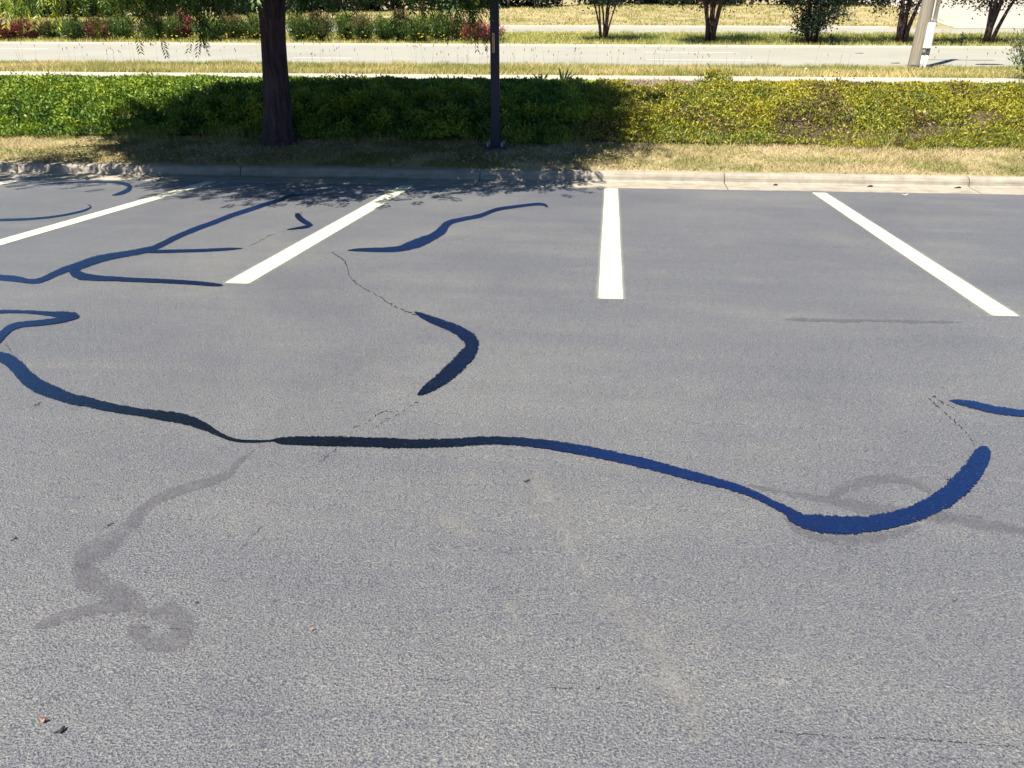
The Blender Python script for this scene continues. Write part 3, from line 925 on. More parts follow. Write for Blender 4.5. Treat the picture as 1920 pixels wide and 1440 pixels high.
for j in range(62):
    u_ = r.uniform(0, 470)
    sk.append((u_, r.uniform(2, 34), r.uniform(8.0, 8.8) if u_ < 250 else r.uniform(9.6, 11), 0.4, r.uniform(0.45, 0.9) if u_ < 250 else r.uniform(0.2, 0.6)))  # left sprays get a brighter painted tone, as if in sun
for j in range(30):
    sk.append((r.uniform(545, 915), r.uniform(0, 20), r.uniform(10.4, 11.4), 0.35, r.uniform(0.2, 0.45)))
gs = Geo()
for (u, v, Y, ln, h) in sk:
    tip = at_depth(np.array(float(u)), np.array(float(v)), Y)
    n = max(4, int(ln * 16))
    t = np.linspace(0, 1, n)
    drift = np.array([(TX - tip[0]) * 0.10, (TY - tip[1]) * 0.10, 1.0])
    top = tip + drift * (ln + 0.5)
    c = tip + np.array([0, 0, 0.12]) + (t[:, None] * drift * ln) + r.normal(size=(n, 3)) * 0.035
    d = np.stack([r.normal(size=n) * 0.5, r.normal(size=n) * 0.5, np.full(n, -0.9)], 1)
    crown_parts.append(compound(c, d, r, 0.17, 6, 0.085, 0.017, np.clip(h + r.normal(size=n) * 0.08, 0, 1)))
    gs.tube([tip + np.array([0, 0, 0.1]), tip + drift * ln * 0.6, top], [0.003, 0.005, 0.009], 4, False)
tw = [at_depth(np.array(float(u)), np.array(float(v)), 10.5) for u, v in ((352, -40), (357, 20), (362, 27), (375, 40), (392, 54), (410, 64))]
gs.tube(tw, [0.012, 0.010, 0.009, 0.008, 0.006, 0.004], 5, False)
gs.build('twigs', M['bark'], tree)['kind'] = 'stuff'
leaf_mesh('crown', crown_parts, M['leaf_tree'], tree)

# ------------------------------------------------------------------ light pole
lb = at_depth(np.array(929.5), np.array(277.0), 12.18)
LX, LY = float(lb[0]), float(lb[1]); LZ = float(zf(LX, WY(LX, LY)))
lp = tag(empty('light_pole', (LX, LY, LZ)), 'dark square light pole with an orange sticker standing behind the kerb', 'light pole')
g = Geo(); g.box((LX, LY, LZ + 3.6), (0.128, 0.128, 7.2), R(4), 0.008); g.build('pole', M['pole'], lp)
g = Geo(); g.box((LX, LY, LZ + 0.035), (0.29, 0.29, 0.03), R(4), 0.02); g.build('base_plate', M['pole'], lp)
for sx, sy in ((-1, -1), (1, -1), (1, 1), (-1, 1)):
    g = Geo(); g.tube([(LX + sx * 0.11, LY + sy * 0.11, LZ + 0.0), (LX + sx * 0.11, LY + sy * 0.11, LZ + 0.115)], 0.014, 6); g.build('anchor_bolt', M['steel'], lp)
g = Geo(); g.box((LX + 0.27, LY, LZ + 7.05), (0.42, 0.07, 0.09), R(4)); g.build('arm', M['pole'], lp)
g = Geo(); g.box((LX + 0.72, LY + 0.03, LZ + 7.05), (0.55, 0.40, 0.15), R(4), 0.04); hd = g.build('lamp_head', M['pole'], lp)
g = Geo(); g.box((LX + 0.72, LY + 0.03, LZ + 6.968), (0.46, 0.32, 0.012), R(4)); g.build('lens', M['lens'], lp)
s0 = at_depth(np.array(927.5), np.array(62.0), LY - 0.07); s1 = at_depth(np.array(928.0), np.array(98.5), LY - 0.07)
zc, zh = (s0[2] + s1[2]) / 2, s0[2] - s1[2]
fx = LX + (s0[0] + s1[0]) / 2 * 0 - 0.012
fy = LY - 0.0655
g = Geo(); g.box((fx, fy, zc), (0.036, 0.003, zh), R(4)); st = g.build('sticker', M['cream'], lp)
g = Geo(); g.box((fx, fy - 0.003, zc), (0.024, 0.003, zh * 0.93), R(4)); g.build('sticker_print', M['orange'], lp)

# ------------------------------------------------------------------ utility pole
ub = at_depth(np.array(1712.0), np.array(134.0), 22.5)
UX, UY = float(ub[0]), float(ub[1]); UZ = float(zf(UX, WY(UX, UY)))
up_ = tag(empty('utility_pole', (UX, UY, UZ)), 'weathered wooden utility pole with white conduit box on the grass verge', 'utility pole')
g = Geo(); zs = np.linspace(-0.2, 9.5, 26)
g.tube([(UX + 0.012 * math.sin(z * 1.3), UY + 0.01 * math.cos(z), UZ + z) for z in zs], np.linspace(0.158, 0.115, 26), 18, jit=0.05, seed=4)
g.build('pole', M['wood'], up_, True)
ox, oy = 0.17, -0.10
g = Geo(); g.box((UX + ox, UY + oy, UZ + 0.84), (0.205, 0.15, 0.60), R(-15), 0.025); bx = g.build('conduit_box', M['white_pvc'], up_)
g = Geo(); g.box((UX + ox, UY + oy, UZ + 1.157), (0.215, 0.16, 0.03), R(-15), 0.025); g.build('box_lid', M['steel'], up_)
g = Geo(); g.tube([(UX + ox + 0.05, UY + oy, UZ + 1.17), (UX + ox + 0.05, UY + oy + 0.01, UZ + 4.5)], 0.05, 12); g.build('riser_conduit', M['white_pvc'], up_, True)
for dx in (-0.048, 0.055):
    g = Geo(); g.tube([(UX + ox + dx, UY + oy, UZ - 0.1), (UX + ox + dx, UY + oy, UZ + 0.42)], 0.04, 12); g.build('lower_conduit', M['white_pvc'], up_, True)
    g = Geo(); g.tube([(UX + ox + dx, UY + oy, UZ + 0.38), (UX + ox + dx, UY + oy, UZ + 0.55)], 0.047, 12); g.build('coupling', M['grey_pvc'], up_, True)
g = Geo(); g.tube([(UX + 0.168 * math.cos(t), UY + 0.168 * math.sin(t), UZ + 0.16) for t in np.linspace(-2.4, 1.2, 14)], 0.008, 5); g.build('strap', M['steel'], up_)
g = Geo(); g.box((UX, UY - 0.05, UZ + 8.9), (2.3, 0.10, 0.12)); g.build('crossarm', M['wood'], up_)
for dx in (-1.05, -0.6, 0.6, 1.05):
    g = Geo(); g.tube([(UX + dx, UY - 0.05, UZ + 8.95), (UX + dx, UY - 0.05, UZ + 9.02), (UX + dx, UY - 0.05, UZ + 9.1), (UX + dx, UY - 0.05, UZ + 9.16)], [0.03, 0.055, 0.05, 0.025], 8); g.build('insulator', M['grey_pvc'], up_, True)

# reddish post on the far bank
pb = at_depth(np.array(793.0), np.array(30.0), 48.0)
PXx, PYy = float(pb[0]), 48.0; PZz = float(zf(PXx, 48.0))
g = Geo(); g.tube([(PXx, PYy, PZz - 0.2), (PXx, PYy, PZz + 1.6), (PXx - 0.01, PYy, PZz + 3.2)], [0.125, 0.118, 0.11], 12, jit=0.04)
pp = tag(empty('wooden_post', (PXx, PYy, PZz)), 'reddish round wooden post standing on the far grass bank', 'post')
g.build('post_shaft', M['red_wood'], pp, True)
g = Geo(); g.tube([(PXx, PYy, PZz + 3.2), (PXx, PYy, PZz + 3.24), (PXx, PYy, PZz + 3.28)], [0.13, 0.13, 0.05], 12); g.build('post_cap', M['steel'], pp)

# ------------------------------------------------------------------ crape myrtles on the median
def myrtle(u, v, Y, stems, spread, thick, leaf_z, crown, nleaf, label, seed, low=0.0, lean=0.0):
    r = np.random.default_rng(seed)
    b = at_depth(np.array(float(u)), np.array(float(v)), Y)
    x, y = float(b[0]), float(b[1]); z = float(zf(x, WY(x, y)))
    t = tag(empty('crape_myrtle', (x, y, z)), label, 'tree', 'small multi-stemmed trees on the median')
    ends = []
    H = 2.3
    for k in range(stems):
        f = (k + 0.5) / stems * 2 - 1
        dx = f * spread + r.normal() * 0.05 + lean; dy = r.normal() * spread * 0.55
        x0 = f * (0.06 + 0.012 * stems) + r.normal() * 0.02; y0 = r.normal() * 0.06
        q = [(x + x0, y + y0, z - 0.1)]
        for s in (0.25, 0.5, 0.75, 1.0):
            q.append((x + x0 + dx * (s ** 1.3) + r.normal() * 0.025, y + y0 + dy * (s ** 1.3), z + H * s))
        rad = thick * r.uniform(0.75, 1.2)
        g = Geo(); g.tube(q, np.linspace(rad, rad * 0.5, 5), 7, jit=0.12, seed=k)
        for s in range(2):
            e = np.array(q[3 + s]); d = np.array([dx, dy, 0]) * r.uniform(0.2, 0.6) + np.array([r.normal() * 0.35, r.normal() * 0.35, 0.9])
            g.tube([e, e + d * 0.5, e + d], [rad * 0.5, rad * 0.35, rad * 0.15], 5, False)
            ends.append(e + d)
        if k % 2 == 0:
            e = np.array(q[2]) * 0.4 + np.array(q[3]) * 0.6; d = np.array([r.normal() * 0.3 + 0.15 * np.sign(f), r.normal() * 0.2, 0.7])
            g.tube([e, e + d * 0.6, e + d * 1.1], [rad * 0.5, rad * 0.3, rad * 0.12], 5, False)
        g.build('stem', M['myrtle_bark'], t, True)
        ends.append(np.array(q[-1]))
    ncl = 60
    c = []
    while len(c) < ncl:
        q = r.uniform(-1, 1, 3)
        if np.linalg.norm(q) > 1: continue
        zz = leaf_z + (q[2] + 1) / 2 * (crown[1])
        c.append((x + lean + q[0] * crown[0], y + q[1] * crown[0] * 0.9, z + zz))
    c = np.array(c + ends)
    if low:
        k = 26
        c = np.vstack([c, np.stack([x + r.normal(size=k) * 0.42, y + r.normal(size=k) * 0.3 - 0.1, z + r.uniform(low, leaf_z, k)], 1)])
    m = nleaf // len(c)
    C = np.repeat(c, m, 0) + r.normal(size=(len(c) * m, 3)) * 0.2
    leaf_mesh('crown', [leaf_quads(C, r.normal(size=C.shape) + np.array([0, 0, -0.2]), r.uniform(0.07, 0.13, len(C)), 0.062, r, r.random(len(C)))], M['myrtle_leaf'], t)
    return t


myrtle(1131, 76, 33.9, 6, 0.78, 0.042, 1.5, (1.6, 1.9), 11000, 'slender myrtle with thin widely fanned stems, nearest the light pole', 1)
myrtle(1330, 80, 33.7, 6, 0.62, 0.075, 1.3, (2.0, 2.1), 15000, 'myrtle with a sheaf of thick dark stems, second from the light pole', 2)
myrtle(1520, 81, 33.6, 13, 0.52, 0.034, 1.2, (2.0, 2.3), 15000, 'bushy myrtle with many straight thin stems and leaves low down', 3, 0.55)
myrtle(1688, 82, 33.5, 4, 0.5, 0.095, 1.15, (2.0, 2.2), 14000, 'stout dark myrtle partly hidden behind the utility pole', 4, 0, 0.12)
myrtle(1850, 82, 33.4, 5, 0.62, 0.085, 1.3, (1.9, 2.2), 11000, 'forked myrtle with twin curving stems in front of the driveway', 5, 0, 0.22)


# ------------------------------------------------------------------ shrubs of the median hedge
def shrub(u, Y, wid, hgt, mat, label, seed, leaf=0.075, n=1500, name='shrub', group='shrubs along the median', v=80, twist=1.0):
    r = np.random.default_rng(seed)
    b = at_depth(np.array(float(u)), np.array(float(v)), Y)
    x, y = float(b[0]), float(b[1]); z = float(zf(x, WY(x, y)))
    t = tag(empty(name, (x, y, z)), label, 'shrub', group)
    g = Geo()
    sprigs = []
    for k in range(16):
        a = r.random() * 6.283; q = r.random() ** 0.6
        e = np.array([x + math.cos(a) * q * wid / 2, y + math.sin(a) * q * wid / 2.2, z + hgt * (1 - 0.45 * q * q) * r.uniform(0.75, 1.12)])
        g.tube([(x + math.cos(a) * 0.05, y + math.sin(a) * 0.05, z - 0.03), (np.array([x, y, z]) * 0.35 + e * 0.65) + np.array([0, 0, 0.03]), e], [0.014, 0.009, 0.004], 4, False)
        sprigs.append(e)
    g.build('stems', M['myrtle_bark'], t)
    S = np.array(sprigs)
    k = r.integers(0, 16, n); f = r.random(n) ** 0.6
    C = np.array([x, y, z + 0.05]) * (1 - f)[:, None] + S[k] * f[:, None] + r.normal(size=(n, 3)) * np.array([0.11, 0.11, 0.08]) * (wid / 1.1)
    C[:, 2] = np.maximum(C[:, 2], z + 0.02)
    D = unit(C - np.array([x, y, z - 0.2])) + r.normal(size=C.shape) * 0.55 + np.array([0, 0, 0.35])
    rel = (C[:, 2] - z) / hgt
    rnd = np.clip(0.12 + 0.6 * rel + r.normal(size=n) * 0.2, 0, 1)  # dark bases and sunlit tops painted into the tone, besides coloured tips
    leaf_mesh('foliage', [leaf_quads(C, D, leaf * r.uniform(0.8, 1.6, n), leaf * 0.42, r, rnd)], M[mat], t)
    return t


SH = [(18, 'r', 1.2, 0.80, 'dull red shrub at the left edge of the median hedge'),
      (62, 'r', 1.2, 0.78, 'red shrub with a few yellow blooms, second from the left edge'),
      (100, 'm', 0.9, 0.72, 'low reddish shrub between red and dark green shrubs at left'),
      (140, 'g', 1.25, 0.95, 'dark green shrub standing between two red ones at left'),
      (190, 'r', 1.15, 0.80, 'bright red shrub left of the hanging leaf strand'),
      (238, 'g', 1.2, 1.0, 'glossy green shrub just left of the hanging leaf strand'),
      (290, 'm', 1.1, 1.05, 'green shrub with pinkish tips just right of the hanging leaf strand'),
      (330, 'g', 1.0, 1.0, 'dark green shrub next to the purple red one'),
      (352, 'r', 0.8, 1.08, 'narrow purple red shrub left of the bare hanging twig'),
      (395, 'g', 1.15, 1.0, 'green shrub under the bare hanging twig'),
      (440, 'm', 1.15, 1.05, 'green shrub with orange tips left of the big trunk'),
      (480, 'g', 1.0, 0.95, 'green shrub touching the left side of the big trunk'),
      (562, 'g', 1.15, 1.02, 'dark green shrub just right of the big trunk'),
      (604, 'm', 1.1, 1.08, 'green shrub with coral tips, second right of the big trunk'),
      (648, 'g', 1.1, 1.0, 'green shrub, third right of the big trunk'),
      (684, 'm', 1.05, 1.02, 'yellowish green shrub with pink tips, fourth right of the big trunk'),
      (722, 'g', 1.05, 0.98, 'rounded green shrub midway between trunk and light pole'),
      (752, 'm', 0.9, 1.05, 'shrub with red new growth left of the reddish post'),
      (785, 'g', 1.1, 0.98, 'green shrub right below the reddish post'),
      (822, 'g', 1.15, 1.05, 'dense green shrub right of the reddish post'),
      (862, 'm', 1.1, 0.92, 'green shrub with reddish tips near the light pole'),
      (905, 'r', 1.3, 0.72, 'pinkish red shrub behind the light pole at the hedge end')]
for k, (u, t, w, h, lab) in enumerate(SH):
    shrub(u, 33.3 + 0.2 * (k % 3), w * 1.2, h * 0.93, 'shrub_' + t, lab, 100 + k, 0.085, 4200, v=78)

# shrub on the verge at the right edge, and young plants
shrub(1930, 20.0, 1.3, 1.25, 'sage', 'grey green leafy shrub cut by the right edge beside the footpath', 300, 0.07, 1900, 'shrub', None, v=150)
shrub(1338, 17.6, 0.75, 0.42, 'leaf_cover_y', 'yellow green sapling rising above the bank top', 301, 0.06, 700, 'sapling', None, v=165)
shrub(1345, 17.0, 0.75, 0.26, 'shrub_g', 'dark green leafy clump on the bank under the yellow sapling', 302, 0.08, 420, 'shrub', None, v=172)


def weed(u, v, Y, h, n, label, seed, mat='dark_weed', wid=0.05, name='weed'):
    r = np.random.default_rng(seed)
    b = at_depth(np.array(float(u)), np.array(float(v)), Y)
    x, y = float(b[0]), float(b[1]); z = float(zf(x, WY(x, y)))
    t = tag(empty(name, (x, y, z)), label, 'weed')
    g = Geo(); g.tube([(x, y, z - 0.02), (x + 0.01, y, z + h * 0.5), (x, y, z + h)], [0.012, 0.008, 0.003], 5, False); g.build('stalk', M['twig'], t)
    f = r.random(n)
    C = np.stack([np.full(n, x), np.full(n, y), z + h * f], 1)
    a = r.random(n) * 6.283
    D = np.stack([np.cos(a), np.sin(a), r.uniform(0.1, 0.9, n)], 1)
    leaf_mesh('leaves', [leaf_quads(C, D, (0.9 - 0.6 * f) * h * 0.5, wid, r, r.random(n))], M[mat], t)


weed(1802, 83, 32.9, 0.45, 16, 'small dark upright weed on the median left of the forked myrtle', 1, wid=0.09)
weed(1557, 82, 33.0, 0.42, 16, 'dark leafy weed on the median right of the bushy myrtle', 2, wid=0.10)


def spiky(u, v, Y, h, n, label, seed):
    r = np.random.default_rng(seed)
    b = at_depth(np.array(float(u)), np.array(float(v)), Y)
    x, y = float(b[0]), float(b[1]); z = float(zf(x, WY(x, y)))
    t = tag(empty('spiky_plant', (x, y, z)), label, 'plant')
    for k in range(n):
        a = r.uniform(-1, 1)
        d = unit(np.array([a * 0.8, r.normal() * 0.25, 1.0])) * h * r.uniform(0.6, 1)
        s = np.array([0.022, 0, 0])
        p0 = np.array([x + a * 0.06, y + r.normal() * 0.03, z])
        V = np.array([p0 - s, p0 + s, p0 + d * 0.6 + s * 0.8, p0 + d, p0 + d * 0.6 - s * 0.8]) + np.array([[0, 0, 0], [0, 0, 0], [0, 0, 0], [a * 0.05, 0, 0], [0, 0, 0]])
        child_at(mesh('blade', V, [[0, 1, 2, 4], [4, 2, 3]], M['dark_weed'], t, {'rnd': r.random(5)}))


spiky(1055, 158, 18.1, 0.46, 9, 'upright dark spiky plant at the shaded bank top', 5)
spiky(1012, 158, 18.1, 0.34, 8, 'smaller dark spiky plant left of the upright one', 6)

# ------------------------------------------------------------------ planted bank (ground cover)
r = np.random.default_rng(21)


def cover_height(X, W):
    e = (0.12 + 0.88 * sstep(12.5, 13.9, W)) * (1 - 0.62 * sstep(15.5, 17.3, W)) * (1 - sstep(17.6, 18.35, W))
    h = 0.07 + 0.16 * nA(X * 1.9, W * 1.9) + 0.22 * nB(X * 4.6, W * 4.6) + 0.07 * nC(X * 9, W * 9)
    return e * h


def side(X, W):
    """1 = yellow cover on the right, 0 = green cover on the left"""
    return X + 1.9 * (nD(X * 0.7, W * 0.9) - 0.5) + 0.9 * (nC(X * 2, W * 2) - 0.5) - 0.10 * (W - 15) > -0.15


xs = np.arange(-17, 15.01, 0.11); ws = np.arange(12.78, 18.4, 0.11)
xx, ww = np.meshgrid(xs, ws, indexing='ij')
V = P(xx, ww, 0.008); V[..., 2] += cover_height(xx, ww) * 0.55
i = np.arange(xx.size).reshape(xx.shape)
F = np.stack([i[:-1, :-1], i[1:, :-1], i[1:, 1:], i[:-1, 1:]], -1).reshape(-1, 4)
struct(mesh('planting_bed', V.reshape(-1, 3), F, M['bank_soil']), 'dark soil and stems under the ground cover', 'ground')


def cover(name, right, n, lf, wd, mat, label, gaps):
    X = r.uniform(-0.9 if right else -17, 15 if right else 1.6, n); W = 12.5 + r.random(n) ** 1.0 * 5.75
    m = side(X, W) == right
    edge = 12.62 + 0.35 * (nA(X * 1.3, 7.7) - 0.5) + 0.25 * (nB(X * 5, 2.2) - 0.5)
    m &= W > edge
    if gaps:
        gp = nB(X * 0.9 + 5, W * 1.3) * 0.6 + nC(X * 2.7, W * 2.7) * 0.4
        m &= (gp > 0.36) | (r.random(n) < 0.22)
        d = np.hypot((X - 1.05) / 0.75, (W - 16.9) / 0.75)
        m &= (d > 0.9 + 0.6 * nA(X * 4, W * 4)) | (r.random(n) < 0.12)
    X, W = X[m], W[m]
    h = cover_height(X, W)
    tone = nD(X * 0.8, W * 0.8) * 0.5 + nA(X * 3, W * 3) * 0.3
    stray = (r.random(len(X)) < 0.03) & (W < 16.8)
    parts = []
    for k in range(4):
        j = r.normal(size=(len(X), 2)) * 0.03
        C = P(X + j[:, 0], W + j[:, 1], 0.02); C[:, 2] += h * r.uniform(0.55, 1.08, len(X)) + np.where(stray, r.uniform(0.02, 0.13, len(X)), 0)
        D = np.stack([r.normal(size=len(X)) * 0.8, r.normal(size=len(X)) * 0.8, r.uniform(0.15, 1.1, len(X))], 1)
        hue = np.clip(0.15 + 0.5 * tone + 0.28 * r.random(len(X)) + 1.5 * (nB(X * 4.6, W * 4.6) - 0.5) * 0.55, 0.0, 1)  # bright clump tops and shaded hollows painted into the leaf tone
        if right:
            hue = np.clip(0.38 + 0.55 * tone + 0.55 * (r.random(len(X)) - 0.5) + 0.03 * (W - 15), 0, 1)
            rd = r.random(len(X)) < 0.06 + 0.45 * (nB(X * 1.6 + 20, W * 1.9) > 0.70)
            hue[rd] = r.random(rd.sum()) * 0.12
        parts.append(leaf_quads(C, D, lf * r.uniform(0.7, 1.4, len(X)), wd, r, hue))
    o = leaf_mesh(name, parts, M[mat])
    return tag(o, label, 'ground cover', kind='stuff')


cover('green_ground_cover', False, 84000, 0.062, 0.031, 'leaf_cover', 'dense dark green ground cover on the bank around the trunk', False)
cover('yellow_ground_cover', True, 80000, 0.055, 0.024, 'leaf_cover_y', 'yellow green ground cover with red stems on the right half of the bank', True)

# dead stems showing through the yellow cover
n = 2600
X = r.uniform(0.2, 2.0, n); W = r.normal(16.9, 0.45, n)
k = np.hypot((X - 1.05) / 0.8, (W - 16.9) / 0.8) < 1
X, W = X[k], W[k]
C = P(X, W, 0.05); C[:, 2] += 0.13
ds = leaf_mesh('dead_stems', [leaf_quads(C, np.stack([r.normal(size=len(X)), r.normal(size=len(X)), r.uniform(0, .8, len(X))], 1), 0.11, 0.010, r, r.random(len(X)))], mat_leaf('dead_stem', G_((0.22, 0.14, 0.12), (0.42, 0.33, 0.28)), 0.05))
tag(ds, 'patch of bare greyish dead stems in the bank', 'dead stems', kind='stuff')


# ------------------------------------------------------------------ grass
def grass(name, n, X0, X1, W0, W1, h, wd, mat, label, hue=lambda X, W: 0, power=1.0, thin=None, lean=0.5):
    X = r.uniform(X0, X1, n); W = W0 + (W1 - W0) * r.random(n) ** power
    if thin is not None:
        m = r.random(n) < thin(X, W); X, W = X[m], W[m]
    rn = np.clip(r.random(len(X)) * 0.55 + hue(X, W), 0, 1)
    hh = h * r.uniform(0.5, 1.3, len(X)) * (0.6 + 0.8 * nA(X * 1.7, W * 2.1))
    o = leaf_mesh(name, [blades(X, W, hh, wd, r, lean, rn)], M[mat])
    return tag(o, label, 'grass', kind='stuff')


grass('kerb_strip_grass', 120000, -16, 13, 11.12, 13.0, 0.055, 0.009, 'grass_dry', 'short dry grass strip between kerb and planted bank',
      lambda X, W: 0.15 + 0.55 * nB(X * 1.1, W * 2.4) - 0.40 * (nD(X * 2.5, W * 3) > 0.56) + 0.12 * sstep(-2, 1, X) - 0.2 * (W > 12.7),
      1.0, lambda X, W: np.clip(0.35 + 0.9 * nC(X * 1.5, W * 3), 0, 1), 0.9)
grass('kerb_strip_tufts', 16000, -16, 13, 12.45, 13.15, 0.17, 0.010, 'grass_mid', 'taller grass tufts along the foot of the planted bank', lambda X, W: 0.45 * nA(X * 2, W), 1.0,
      lambda X, W: np.clip(1.7 * nB(X * 1.9, W * 2.2) - 0.35, 0, 1), 0.35)
grass('verge_grass', 90000, -24, 19, 20.02, 23.15, 0.11, 0.016, 'grass_mid', 'sunlit yellowing grass verge between footpath and road',
      lambda X, W: 0.12 + 0.62 * nB(X * 0.5, W * 1.2) - 0.10 * (W > 22.2), 1.0, None, 0.55)
grass('path_edge_grass', 6000, -20, 16, 18.0, 18.55, 0.06, 0.012, 'grass_mid', 'ragged grass along the near side of the footpath', lambda X, W: 0.35 * nA(X * 2, W))
grass('median_grass', 70000, -34, 32, 32.4, 37.9, 0.15, 0.025, 'grass_green', 'green grass on the median under the small trees',
      lambda X, W: 0.10 + 0.35 * nB(X * 0.6, W) + 0.35 * (1 - sstep(32.4, 33.1, W)), 1.0, None, 0.45)
grass('far_bank_grass', 60000, -40, 17, 45.6, 54.5, 0.10, 0.05, 'grass_mid', 'mown tufty grass on the far bank',
      lambda X, W: 0.15 + 0.55 * nB(X * 0.35, W * 0.9), 1.0, lambda X, W: np.clip(nC(X * 1.3, W * 2.5) * 1.6 - 0.2, 0, 1) * (X < 16.6), 0.6)

# tall seed stalks on the verge
n = 170
X = np.concatenate([r.normal(c, 1.2, n // 5) for c in (-14, -9, -4.2, -1.4, 1.6)] + [r.uniform(-20, 16, 60)])
W = r.uniform(21.6, 23.1, len(X)); hh = r.uniform(0.3, 0.62, len(X))
st1 = blades(X, W, hh, 0.007, r, 0.12, r.random(len(X)))
tipz = st1[0].reshape(-1, 3, 3)[:, 2]
hd_ = leaf_quads(tipz - np.array([0, 0, 0.05]), np.array([[0, 0, 1.0]]) + r.normal(size=tipz.shape) * 0.2, 0.085, 0.022, r, r.random(len(X)))
V = np.concatenate([st1[0], hd_[0]])
F = [list(f) for f in st1[1]] + [list(f + len(st1[0])) for f in hd_[1]]
tag(mesh('seed_stalks', V, F, M['seed'], None, {'rnd': np.concatenate([st1[2], hd_[2]])}), 'thin tall seed stalks standing in the verge grass', 'seed stalks', kind='stuff')


def flowers(name, X, W, h, s, label):
    C = P(X, W); C[:, 2] += h
    parts = []
    for k in range(3):
        a = k * 2.1 + r.random(len(X)) * 6
        D = np.stack([np.cos(a), np.sin(a), r.uniform(-0.1, 0.5, len(X))], 1)
        parts.append(leaf_quads(C, D, s, s * 0.9, r, r.random(len(X))))
    return tag(leaf_mesh(name, parts, M['flower']), label, 'flowers', kind='stuff')


n = 900
X = r.uniform(-6, 30, n); W = r.uniform(34.2, 37.9, n)
k = nB(X * 0.5, W) > 0.42
flowers('median_flowers', X[k], W[k], 0.17 * r.uniform(0.7, 1.2, k.sum()), 0.05, 'scattered yellow wild flowers in the median grass')
X = np.concatenate([r.uniform(-27, -4, 90), r.normal(-16.5, 0.8, 18), r.normal(-11.2, 0.7, 16), r.normal(-6.5, 0.6, 14)]); W = r.uniform(32.6, 33.1, len(X))
flowers('hedge_flowers', X, W, r.uniform(0.12, 0.4, len(X)), 0.05, 'yellow flowers at the foot of the median shrubs')
X = np.concatenate([r.uniform(-10.5, -6.6, 34), r.uniform(-6, 0, 12), r.uniform(2, 8, 14)]); W = r.uniform(12.7, 13.6, len(X))
flowers('bank_flowers', X, W, 0.20, 0.022, 'tiny yellow flowers at the foot of the planted bank')

# leaf litter in the shade on the kerb strip
n = 2600
X = r.uniform(-8.5, 0.6, n); W = r.uniform(11.2, 12.6, n)
C = P(X, W, 0.03)
lt = leaf_mesh('leaf_litter', [leaf_quads(C, np.stack([r.normal(size=n), r.normal(size=n), r.uniform(-0.1, .3, n)], 1), r.uniform(0.03, 0.07, n), 0.022, r, r.random(n))], mat_leaf('litter_leaf', G_((0.10, 0.06, 0.04), (0.28, 0.18, 0.11), (0.45, 0.36, 0.25)), 0.05))
tag(lt, 'brown dead leaves littering the strip under the tree', 'leaf litter', kind='stuff')

# ------------------------------------------------------------------ dark evergreen hedge on top of the far bank
def hedge(x0, x1, W0, W1, h, label, n, seed, lowest):
    r = np.random.default_rng(seed)
    mx = (x0 + x1) / 2
    o0 = P(mx, W0)
    t = tag(empty('evergreen_hedge', o0), label, 'hedge')
    xs = np.arange(x0, x1, 1.3)
    for k, x in enumerate(xs):
        g = Geo(); b = P(x + r.normal() * 0.2, W0 + 1.2)
        g.tube([b, b + np.array([0.05, 0, h * 0.45]), b + np.array([r.normal() * 0.2, 0, h * 0.85])], [0.09, 0.06, 0.02], 6)
        g.build('trunk', M['bark'], t)
    # leafy mass in lumps
    m = int((x1 - x0) * 7)
    cx = r.uniform(x0, x1, m); cw = r.uniform(W0 + 0.3, W1, m); cz = lowest + r.random(m) * (h - lowest)
    k = n // m
    C = P(np.repeat(cx, k), np.repeat(cw, k)); C[:, 2] += np.repeat(cz, k)
    C += r.normal(size=C.shape) * np.array([0.42, 0.34, 0.34])
    gz = zf(C[:, 0], np.clip(C[:, 1], W0, W1))
    C[:, 2] = np.maximum(C[:, 2], gz + 0.03)
    leaf_mesh('foliage', [leaf_quads(C, r.normal(size=C.shape) + np.array([0, -0.3, -0.1]), r.uniform(0.16, 0.32, len(C)), 0.15, r, r.random(len(C)))], M['hedge_leaf'], t)


hedge(-44, -3.5, 52.2, 55.5, 3.6, 'dark evergreen hedge on the far bank left of the light pole', 90000, 61, 0.05)
hedge(-3.4, 15.5, 53.0, 56.5, 4.2, 'dark evergreen hedge on the far bank behind the small trees', 52000, 62, 0.08)

# ------------------------------------------------------------------ small things
def flat_thing(name, u, v, pts, h, mat, label, cat, lot_=True, Y=None):
    """small curled flat thing: outline in metres around its spot, with thickness"""
    if lot_: c = on_lot(np.array(float(u)), np.array(float(v)), 0.003)
    else:
        c = at_depth(np.array(float(u)), np.array(float(v)), Y); c[2] = float(zf(c[0], WY(c[0], c[1]))) + 0.02
    p = np.array(pts); n = len(p)
    lift = h * (np.abs(p[:, 0]) / (np.abs(p[:, 0]).max() + 1e-6)) ** 2
    top = np.stack([c[0] + p[:, 0], c[1] + p[:, 1], c[2] + lift + 0.004], 1); bot = top - np.array([0, 0, 0.003])
    cen_t = np.array([[c[0], c[1], c[2] + 0.004]]); V = np.vstack([top, bot, cen_t, cen_t - np.array([0, 0, 0.003])])
    F = [[i, (i + 1) % n, 2 * n] for i in range(n)] + [[n + (i + 1) % n, n + i, 2 * n + 1] for i in range(n)] + [[i, n + i, n + (i + 1) % n, (i + 1) % n] for i in range(n)]
    return tag(mesh(name, V, F, mat), label, cat)


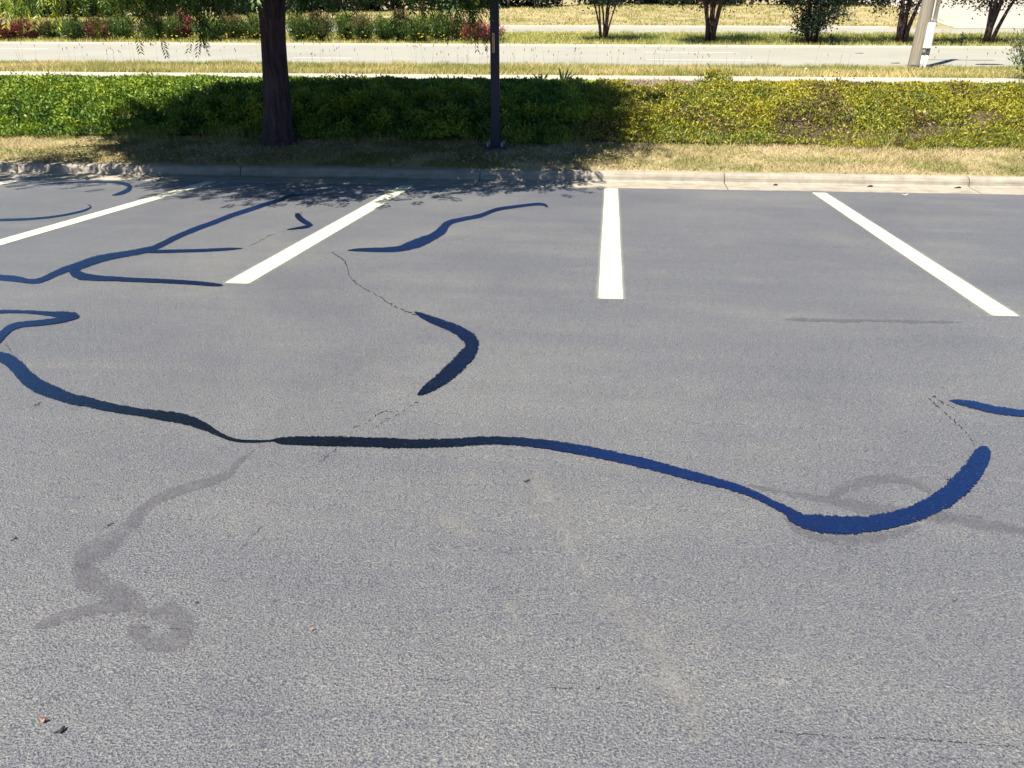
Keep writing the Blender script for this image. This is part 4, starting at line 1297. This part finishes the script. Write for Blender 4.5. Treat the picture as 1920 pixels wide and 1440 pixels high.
leaf_o = [(-0.022, 0), (-0.010, 0.010), (0.0, 0.007), (0.010, 0.013), (0.024, 0.004), (0.014, -0.008), (0.0, -0.010), (-0.012, -0.008)]
flat_thing('dry_leaf', 82, 1353, [(x * 0.38, y * 0.5) for x, y in leaf_o], 0.012, M['dry_leaf'], 'small orange brown dry leaf at the lower left of the lot', 'leaf')
flat_thing('dry_leaf', 585, 1181, [(x * 0.22, y * 0.3) for x, y in leaf_o], 0.006, M['dry_leaf'], 'tiny pinkish leaf scrap on the lot right of the old sealant ring', 'leaf')
flat_thing('pale_leaf', 1696, 366, [(x * 1.8, y * 1.4) for x, y in leaf_o], 0.02, M['cream'], 'pale leaf lying on the asphalt edge under the kerb at right', 'leaf')
c = on_lot(np.array(112.0), np.array(1374.0), 0.001)
tw_ = tag(empty('twig', c), 'small black twig lying at the lower left of the lot', 'twig')
g = Geo(); g.tube([c + np.array([-0.014, -0.004, 0.002]), c + np.array([-0.004, 0.002, 0.004]), c + np.array([0.004, 0.0, 0.005])], [0.0012, 0.0022, 0.003], 6); g.build('thin_end', M['twig'], tw_)
g = Geo(); g.tube([c + np.array([0.002, -0.003, 0.003]), c + np.array([0.005, 0.004, 0.008]), c + np.array([0.004, 0.014, 0.007])], [0.003, 0.0045, 0.0035], 6); g.build('thick_end', M['twig'], tw_)
for k, (u, v, lab) in enumerate(((1453, 354, 'dark crumb in the gutter left of the right hand stripe'), (1632, 352, 'dark leaf scrap in the gutter at right'), (1797, 355, 'black crumb in the gutter near the right edge'))):
    cp = at_depth(np.array(float(u)), np.array(float(v)), 10.78 + 0.042 * (u - 960) / 130); cp[2] = -LOT * 10.54 + 0.016
    rr_ = np.random.default_rng(80 + k)
    a = np.linspace(0, 6.283, 7, endpoint=False)
    g = Geo(); g.tube([cp + np.array([-0.03 - 0.012 * k % 2, 0, 0]), cp + np.array([0, 0.004, 0.008]), cp + np.array([0.03, 0.002, 0.004])], [0.006, 0.013, 0.006], 6, jit=0.5, seed=k)
    o = g.build('debris', M['twig']); tag(o, lab, 'debris')
# white scrap on the verge
cp = at_depth(np.array(1510.0), np.array(135.0), 21.2); cp[2] = float(zf(cp[0], WY(cp[0], cp[1]))) + 0.11
g = Geo(); g.tube([cp + np.array([0, 0, -0.10]), cp + np.array([0, 0, -0.04])], [0.004, 0.004], 5)
ss = np.linspace(-1, 1, 7); g.tube([cp + np.array([0, 0, 0.028 * s]) for s in ss], 0.03 * np.sqrt(np.maximum(1 - ss ** 2, 0.02)), 9, jit=0.35, seed=3)
tag(g.build('litter', M['litter']), 'small white scrap of litter caught in the verge grass', 'litter')
# dark flat patches on the road
for (u, W_, w, lab) in ((1857, 24.3, 0.42, 'dark flat patch on the road near the right edge'), (1679, 24.6, 0.14, 'small dark mark on the road left of the utility pole'), (1607, 28.9, 0.14, 'thin dark mark far across the road')):
    x = float(at_depth(np.array(float(u)), np.array(118.0), np.array(W_ + 0.2))[0])
    rr_ = np.random.default_rng(int(u))
    a = np.linspace(0, 6.283, 16, endpoint=False)
    rad = rr_.uniform(0.75, 1.1, 16)
    q = [P(x + w * ca * k_, W_ + 0.28 * w * sa * k_, 0.018) for ca, sa, k_ in zip(np.cos(a), np.sin(a), rad)]
    top = np.array(q); top[:, 2] += 0.012 * rr_.random(16); bot = top - np.array([0, 0, 0.01]); n_ = 16
    F = [list(range(n_)), list(range(n_, 2 * n_))[::-1]] + [[i, n_ + i, n_ + (i + 1) % n_, (i + 1) % n_] for i in range(n_)]
    tag(mesh('road_patch', np.vstack([top, bot]), F, M['twig']), lab, 'debris')
